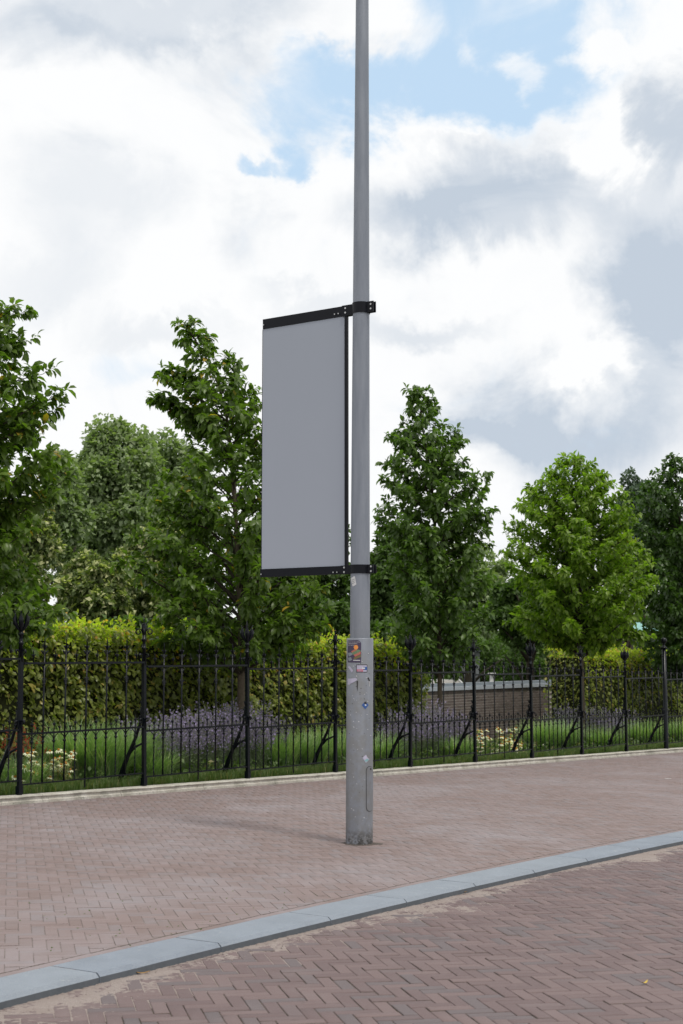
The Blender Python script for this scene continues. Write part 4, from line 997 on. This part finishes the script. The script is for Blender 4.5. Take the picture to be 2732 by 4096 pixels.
# grey garden shed behind the hedge gap
a = at_depth(1850, 2606, 48); b = at_depth(1890, 2690, 48); g0 = gz(a.x, 48); sh_ = empty('grey_shed', Vector(((a.x+b.x)/2, 49, g0)), 'small plain grey shed seen beneath the conical tree', 'shed')
mb = MB(); mb.box((0, 0, (a.z-g0)/2), (.9, 1.2, a.z-g0)); mb.obj('wall', M['greywall'], sh_); mb = MB(); mb.box((0, 0, a.z-g0+.05), (1.05, 1.4, .1)); mb.obj('roof', M['coping2'], sh_); mb = MB(); mb.box((0, -.61, .8), (.5, .03, 1.5)); mb.obj('door', M['darkwall'], sh_)

# ------------------------------------------------------------------ flower bed
def blades(name, C, n, rad, Lm, m, parent=None, lean=.5, w_=.006, seg=3, **kw):
    """arching grass blades around centres C (k,3)"""
    C = np.asarray(C); k = rng.integers(0, len(C), n); a = rng.random(n)*2*PI; r = rad*np.sqrt(rng.random(n))
    B = C[k]+np.stack([np.cos(a)*r, np.sin(a)*r, np.zeros(n)], 1); a2 = a+rng.normal(size=n)*.7; ln = Lm*(.55+.6*rng.random(n)); le = lean*(.3+.9*rng.random(n))
    dirx = np.stack([np.cos(a2), np.sin(a2)], 1); sid = np.stack([-np.sin(a2), np.cos(a2), np.zeros(n)], 1); rows = []
    for j in range(seg+1):
        u = j/seg; out = le*u**1.8*ln; up_ = ln*(u-.45*le*u**2.4); c = B.copy(); c[:, :2] += dirx*out[:, None]; c[:, 2] += up_
        wd = w_*(1-.9*u)
        rows.append(c+sid*wd); rows.append(c-sid*wd)
    V = np.stack(rows, 1).reshape(-1, 3); q = np.array([(2*j, 2*j+1, 2*j+3, 2*j+2) for j in range(seg)])
    Fa = (q[None]+(np.arange(n)*2*(seg+1))[:, None, None]).reshape(-1, 4)
    return link(name, mesh_of(name, V, Fa, [m]), parent, **kw)
# short grass along the plinth and low ground cover across the bed
C = [F(9+rng.random()*30, PF+.09+rng.random()*.34, .05) for _ in range(2600)]
blades('grass', C, 32000, .06, .17, M['grass'], None, .5, .004, 2, kind='stuff', label='short grass strip along the back of the plinth', cat='grass')
C = [F(12.2+rng.random()*29, PF+.45+rng.random()*2.1, .05) for _ in range(1300)]
blades('ground_cover', C, 9000, .08, .15, M['cover'], None, .9, .009, 2, kind='stuff', label='low green ground cover filling the flower bed', cat='ground cover')
def low_leaves(n, s0, s1, p0, p1, h, m, label):
    P = np.array([F(s0+(s1-s0)*rng.random(), p0+(p1-p0)*rng.random(), .05+h*rng.random()) for _ in range(n)])
    D = rng.normal(size=(n, 3))*.8+np.array([0, 0, .5]); L = .07*(.6+.8*rng.random(n))
    leaf_object('ground_cover', P, D, rng.normal(size=(n, 3))*.5+np.array([0, 0, .9]), L, L*.3, m, None, .15, .2, True, kind='stuff', label=label, cat='ground cover')
low_leaves(15000, 9, 40, PF+.5, PF+2.6, .22, M['cover'], 'broad low leaves between the flowering clumps')
def ornamental(px, p, h, r, n, label, m='reed'):
    c = at_p(px, p); t = blades('ornamental_grass', [Vector((0, 0, 0))], n, r*.34, h*.92, M[m], None, .75, .0085, 4, loc=(c.x, c.y, c.z+.05), label=label, cat='grass clump', group='ornamental grass clumps')
for px, p, h, n, lab in ((330, 13.2, .95, 1500, 'fine arching grass clump beside the white coneflowers at left'), (430, 12.9, .80, 1300, 'fine arching grass clump in the middle of the first full fence bay'),
                         (520, 13.2, .90, 1400, 'fine arching grass clump left of the second post'), (610, 12.8, .55, 800, 'low grass clump under the lavender right of the second post'),
                         (1230, 12.9, .75, 900, 'wispy grass clump left of the lamp post'), (1120, 13.0, .75, 900, 'wispy grass clump in the third fence bay'), (1340, 13.1, .80, 900, 'wispy grass clump touching the post left of the lamp post'),
                         (1510, 12.9, .65, 800, 'grass clump just right of the lamp post'), (1820, 12.8, .55, 700, 'grass clump between lavender and coneflowers at right'),
                         (2160, 13.0, .85, 1000, 'tall grass clump right of the coneflowers'), (2230, 13.0, .80, 900, 'tall grass clump in the bay right of the coneflowers'), (2400, 12.9, .60, 800, 'grass clump near the eighth post'),
                         (2560, 13.0, .75, 900, 'grass clump left of the ball post'), (2690, 13.0, .75, 900, 'grass clump right of the ball post'), (100, 12.8, .5, 600, 'low grass clump at the foot of the leftmost post')):
    ornamental(px, p, h, .8, n, lab)
def spike_plant(px, p, h, r, ns, mflower, name, label, cat, group, fl=.45, wdt=.016):
    c = at_p(px, p); t = empty(name, Vector((c.x, c.y, c.z+.05)), label, cat, group)
    P = []; SP = []; SN = []; a = rng.random(ns)*2*PI; rr = r*np.sqrt(rng.random(ns)); hh = h*(.65+.4*rng.random(ns))
    LP = []; LD = []
    for i in range(ns):
        b0 = np.array([math.cos(a[i])*rr[i]*.35, math.sin(a[i])*rr[i]*.35, 0]); tp_ = np.array([math.cos(a[i])*rr[i], math.sin(a[i])*rr[i], hh[i]])
        P.append((b0, tp_)); nf = 16
        for k in range(nf):
            u = 1-fl*(k/nf); q = b0+(tp_-b0)*u; LP.append(q); LD.append(rng.normal(size=3)*.8+np.array([0, 0, .5]))
    LP = np.array(LP); n = len(LP); L = wdt*1.9*(.6+.8*rng.random(n))
    leaf_object('flower_spikes', LP, LD, rng.normal(size=(n, 3)), L, L*.38, M[mflower], t, .1, .2, True, kind='stuff')
    B = np.array([x[0] for x in P]); Tp = np.array([x[1] for x in P]); sd_ = np.array([.0022, 0, 0])
    V = np.stack([B-sd_, B+sd_, Tp+sd_*.6, Tp-sd_*.6], 1).reshape(-1, 3); Vb = [V]; Fa = np.arange(ns*4).reshape(ns, 4)
    link('stems', mesh_of('stems', V, Fa, [M['stem']]), t)
    nl = ns*9; k = rng.integers(0, ns, nl); u = rng.random(nl)*.6; q = B[k]+(Tp[k]-B[k])*u[:, None]
    leaf_object('leaves', q, rng.normal(size=(nl, 3))+np.array([0, 0, .3]), rng.normal(size=(nl, 3))+np.array([0, 0, 1.]), .045*(.5+rng.random(nl)), .006*np.ones(nl), M['stem'], t, .1, .1, True)
for i, (px, p, h) in enumerate([(600, 13.4, .80), (650, 13.0, .78), (700, 13.5, .85), (745, 12.95, .80), (790, 13.4, .90), (840, 13.0, .86), (890, 13.45, .95), (935, 13.0, .90), (985, 13.4, 1.02), (1020, 12.9, .85), (1070, 13.3, .72)]):
    spike_plant(px, p, h, .40, 75, 'violet', 'lavender_clump', 'hazy violet lavender clump in the mass around the bent young tree trunk', 'lavender', 'lavender mass left of the lamp post')
for i, (px, p, h) in enumerate([(1590, 13.3, .78), (1640, 13.0, .85), (1685, 13.4, 1.0), (1730, 13.0, .85), (1775, 13.3, .90), (1820, 13.1, .78)]):
    spike_plant(px, p, h, .40, 70, 'violet', 'lavender_clump', 'violet lavender clump in the mass in front of the brick wall', 'lavender', 'lavender mass right of the lamp post')
for i, (px, p, h) in enumerate([(2230, 13.9, .80), (2290, 13.9, .88), (2350, 13.8, .9), (2410, 13.9, .80), (2470, 14.0, .75)]):
    spike_plant(px, p, h, .45, 60, 'violet', 'lavender_clump', 'dusky violet lavender clump in the mass below the bright young tree', 'lavender', 'lavender mass at the right')
for px, p, lab in ((15, 13.0, 'red flower spikes at the left edge of the photo'), (60, 12.8, 'red flower spikes between the left edge and the leftmost post'), (125, 13.1, 'red flower spikes just right of the leftmost post')):
    spike_plant(px, p, .72, .26, 22, 'redfl', 'bistort_plant', lab, 'flowers', 'red bistort plants', .16, .009)
# coneflowers
def coneflower_meshes():
    mb = MB(); n = 11
    for k in range(n):
        a = k*2*PI/n; c, s_ = math.cos(a), math.sin(a); x, y = -s_, c
        mb.add([(c*.010, s_*.010, 0), (c*.028+x*.008, s_*.028+y*.008, -.004), (c*.046, s_*.046, -.018), (c*.028-x*.008, s_*.028-y*.008, -.004)], [(0, 1, 2, 3)])
    pet = mb.mesh('petals', M['petal']); mb = MB(); mb.ball((0, 0, .006), .014, (1, 1, .9), 8, 5); con = mb.mesh('cone', M['cone'], True)
    mb = MB(); mb.tube([(0, 0, 0), (.01, 0, -.3), (0, .01, -.62)], .0035, 4)
    for k in range(7):
        a = k*2.4; z = -.12-.07*k; c, s_ = math.cos(a), math.sin(a); mb.add([(0, 0, z), (c*.05-s_*.015, s_*.05+c*.015, z+.02), (c*.10, s_*.10, z-.01), (c*.05+s_*.015, s_*.05-c*.015, z+.02)], [(0, 1, 2, 3)])
    stm = mb.mesh('stem', M['grass']); return pet, con, stm
pet, con, stm = coneflower_meshes()
def coneflower(px, py, p, label, group, sc=1.0):
    g_ = at_p(px, p); q = at_depth(px, py, g_.y)
    t = empty('coneflower', q, label, 'flower', group); t.rotation_euler = (rng.normal()*.25+.15, rng.normal()*.25, rng.random()*6); t.scale = (sc*1.15,)*3
    for nm, me in (('petals', pet), ('cone', con), ('stem', stm)): link(nm, me, t)
LL = [(120, 3078), (135, 3092), (60, 3108), (98, 3070), (150, 3100), (178, 3056), (205, 3052), (240, 3030), (262, 3052), (258, 3010), (232, 3086), (275, 3100), (210, 3068), (190, 3100), (215, 3120), (160, 3120), (140, 3060), (280, 3080), (45, 3130), (85, 3120), (245, 3060), (220, 3035), (170, 3085), (200, 3110)]
LL += [(60+240*rng.random(), 2995+95*rng.random()) for _ in range(22)]
for px, py in LL: coneflower(px, py, 12.62+.25*rng.random(), 'cream coneflower with orange centre in the patch by the leftmost posts', 'coneflowers at the left')
RR_ = []
for k in range(75):
    px = 1905+rng.random()*225; py = 2915+rng.random()*95 if px < 2060 else 2930+rng.random()*130
    RR_.append((px, py))
RR_ += [(2085, 2988), (2094, 3012), (2110, 3018), (2126, 2975), (2136, 2985), (1990, 2912), (2030, 2915), (2064, 2913), (2012, 2950), (2060, 3000), (2064, 3020)]
for px, py in RR_: coneflower(px, py, 12.5+.9*(3060-py)/150, 'cream coneflower with orange centre in the patch in front of the brick wall', 'coneflowers at the right', 1.15)

# ------------------------------------------------------------------ litter
def litter(px, py, dz, L, Wd, rot, m, name, label, cat='leaf', curlz=.01):
    c = on_ground(px, py, dz); mb = MB(); n = 7; V = []
    for k in range(n):
        u = k/(n-1)-.5; w_ = Wd*math.cos(u*PI)**.6 if abs(u) < .499 else .0005; z = curlz*(4*u*u)+.004
        V += [(u*L, -w_, z), (u*L, 0, z-.002), (u*L, w_, z+.001)]
    mb.add(V, [(k*3+j, (k+1)*3+j, (k+1)*3+j+1, k*3+j+1) for k in range(n-1) for j in range(2)])
    mb.obj(name, m, None, True, loc=c, rot=(0, 0, rot), label=label, cat=cat)
M['lit_green'] = mat('fresh_leaf', plain((.16, .42, .03), .45)); M['lit_brown'] = mat('dry_leaf', plain((.30, .17, .05), .8)); M['lit_yel'] = mat('yellow_leaf', plain((.50, .36, .06), .7))
litter(1197, 3721, -REV+.004, .11, .008, .28, M['lit_green'], 'grass_blade', 'fresh green blade lying in the sand by the kerb', 'leaf', .004)
litter(1825, 3573, -REV+.004, .05, .016, .4, M['lit_yel'], 'fallen_leaf', 'crumpled yellow leaf against the kerb right of the post', 'leaf', .014)
litter(1848, 3572, -REV+.004, .07, .010, -.3, M['lit_brown'], 'dry_twig', 'dry brown twig scrap next to the yellow leaf', 'twig', .01)
litter(570, 3895, -REV+.004, .07, .006, .3, M['lit_brown'], 'fallen_leaf', 'thin dry brown leaf near the kerb at lower left', 'leaf', .008)
litter(2580, 3935, -REV+.004, .06, .006, .9, M['lit_yel'], 'fallen_leaf', 'pale curled leaf on the road bricks at lower right', 'leaf', .01)
litter(2672, 3116, .004, .10, .016, -.1, M['paper'], 'paper_scrap', 'small white scrap lying on the pavement at right', 'litter', .003)
def weeds():
    C = []
    for k in range(60):
        px = rng.random()*1300; py = 3560+rng.random()*260
        if py > 3905-.232*px: continue
        q = on_ground(px, py); C.append(Vector((q.x, q.y, gz(q.x, q.y)-.002)))
    blades('weeds', C, 420, .004, .009, M['grass'], None, .6, .0016, 2, kind='stuff', label='tiny weeds growing in the paving joints near the kerb at left', cat='weeds')
weeds()
def crumbs():
    mb = MB()
    for k in range(420):
        s_ = S0+(S1-S0)*rng.random(); d = .01+.22*rng.random()**1.6; c = F(s_, kp(s_)-d, -REV+.003); r_ = .0016+.0035*rng.random()**2
        mb.ball(c, r_, (1, 1.2, .7), 5, 3)
    for k in range(260):
        q = on_ground(rng.random()*2700, 3180+rng.random()*760); s_ = q.x*DX+q.y*DY; p_ = q.x*NX+q.y*NY
        if p_ < kp(s_)+KW: continue
        mb.ball((q.x, q.y, gz(q.x, q.y)+.001), .0015+.0035*rng.random()**2, (1, 1.3, .6), 5, 3)
    mb.obj('grit', M['sand'], None, False, kind='stuff', label='scattered crumbs of stone on the paving and along the kerb', cat='grit')
crumbs()
print('leaves', T)
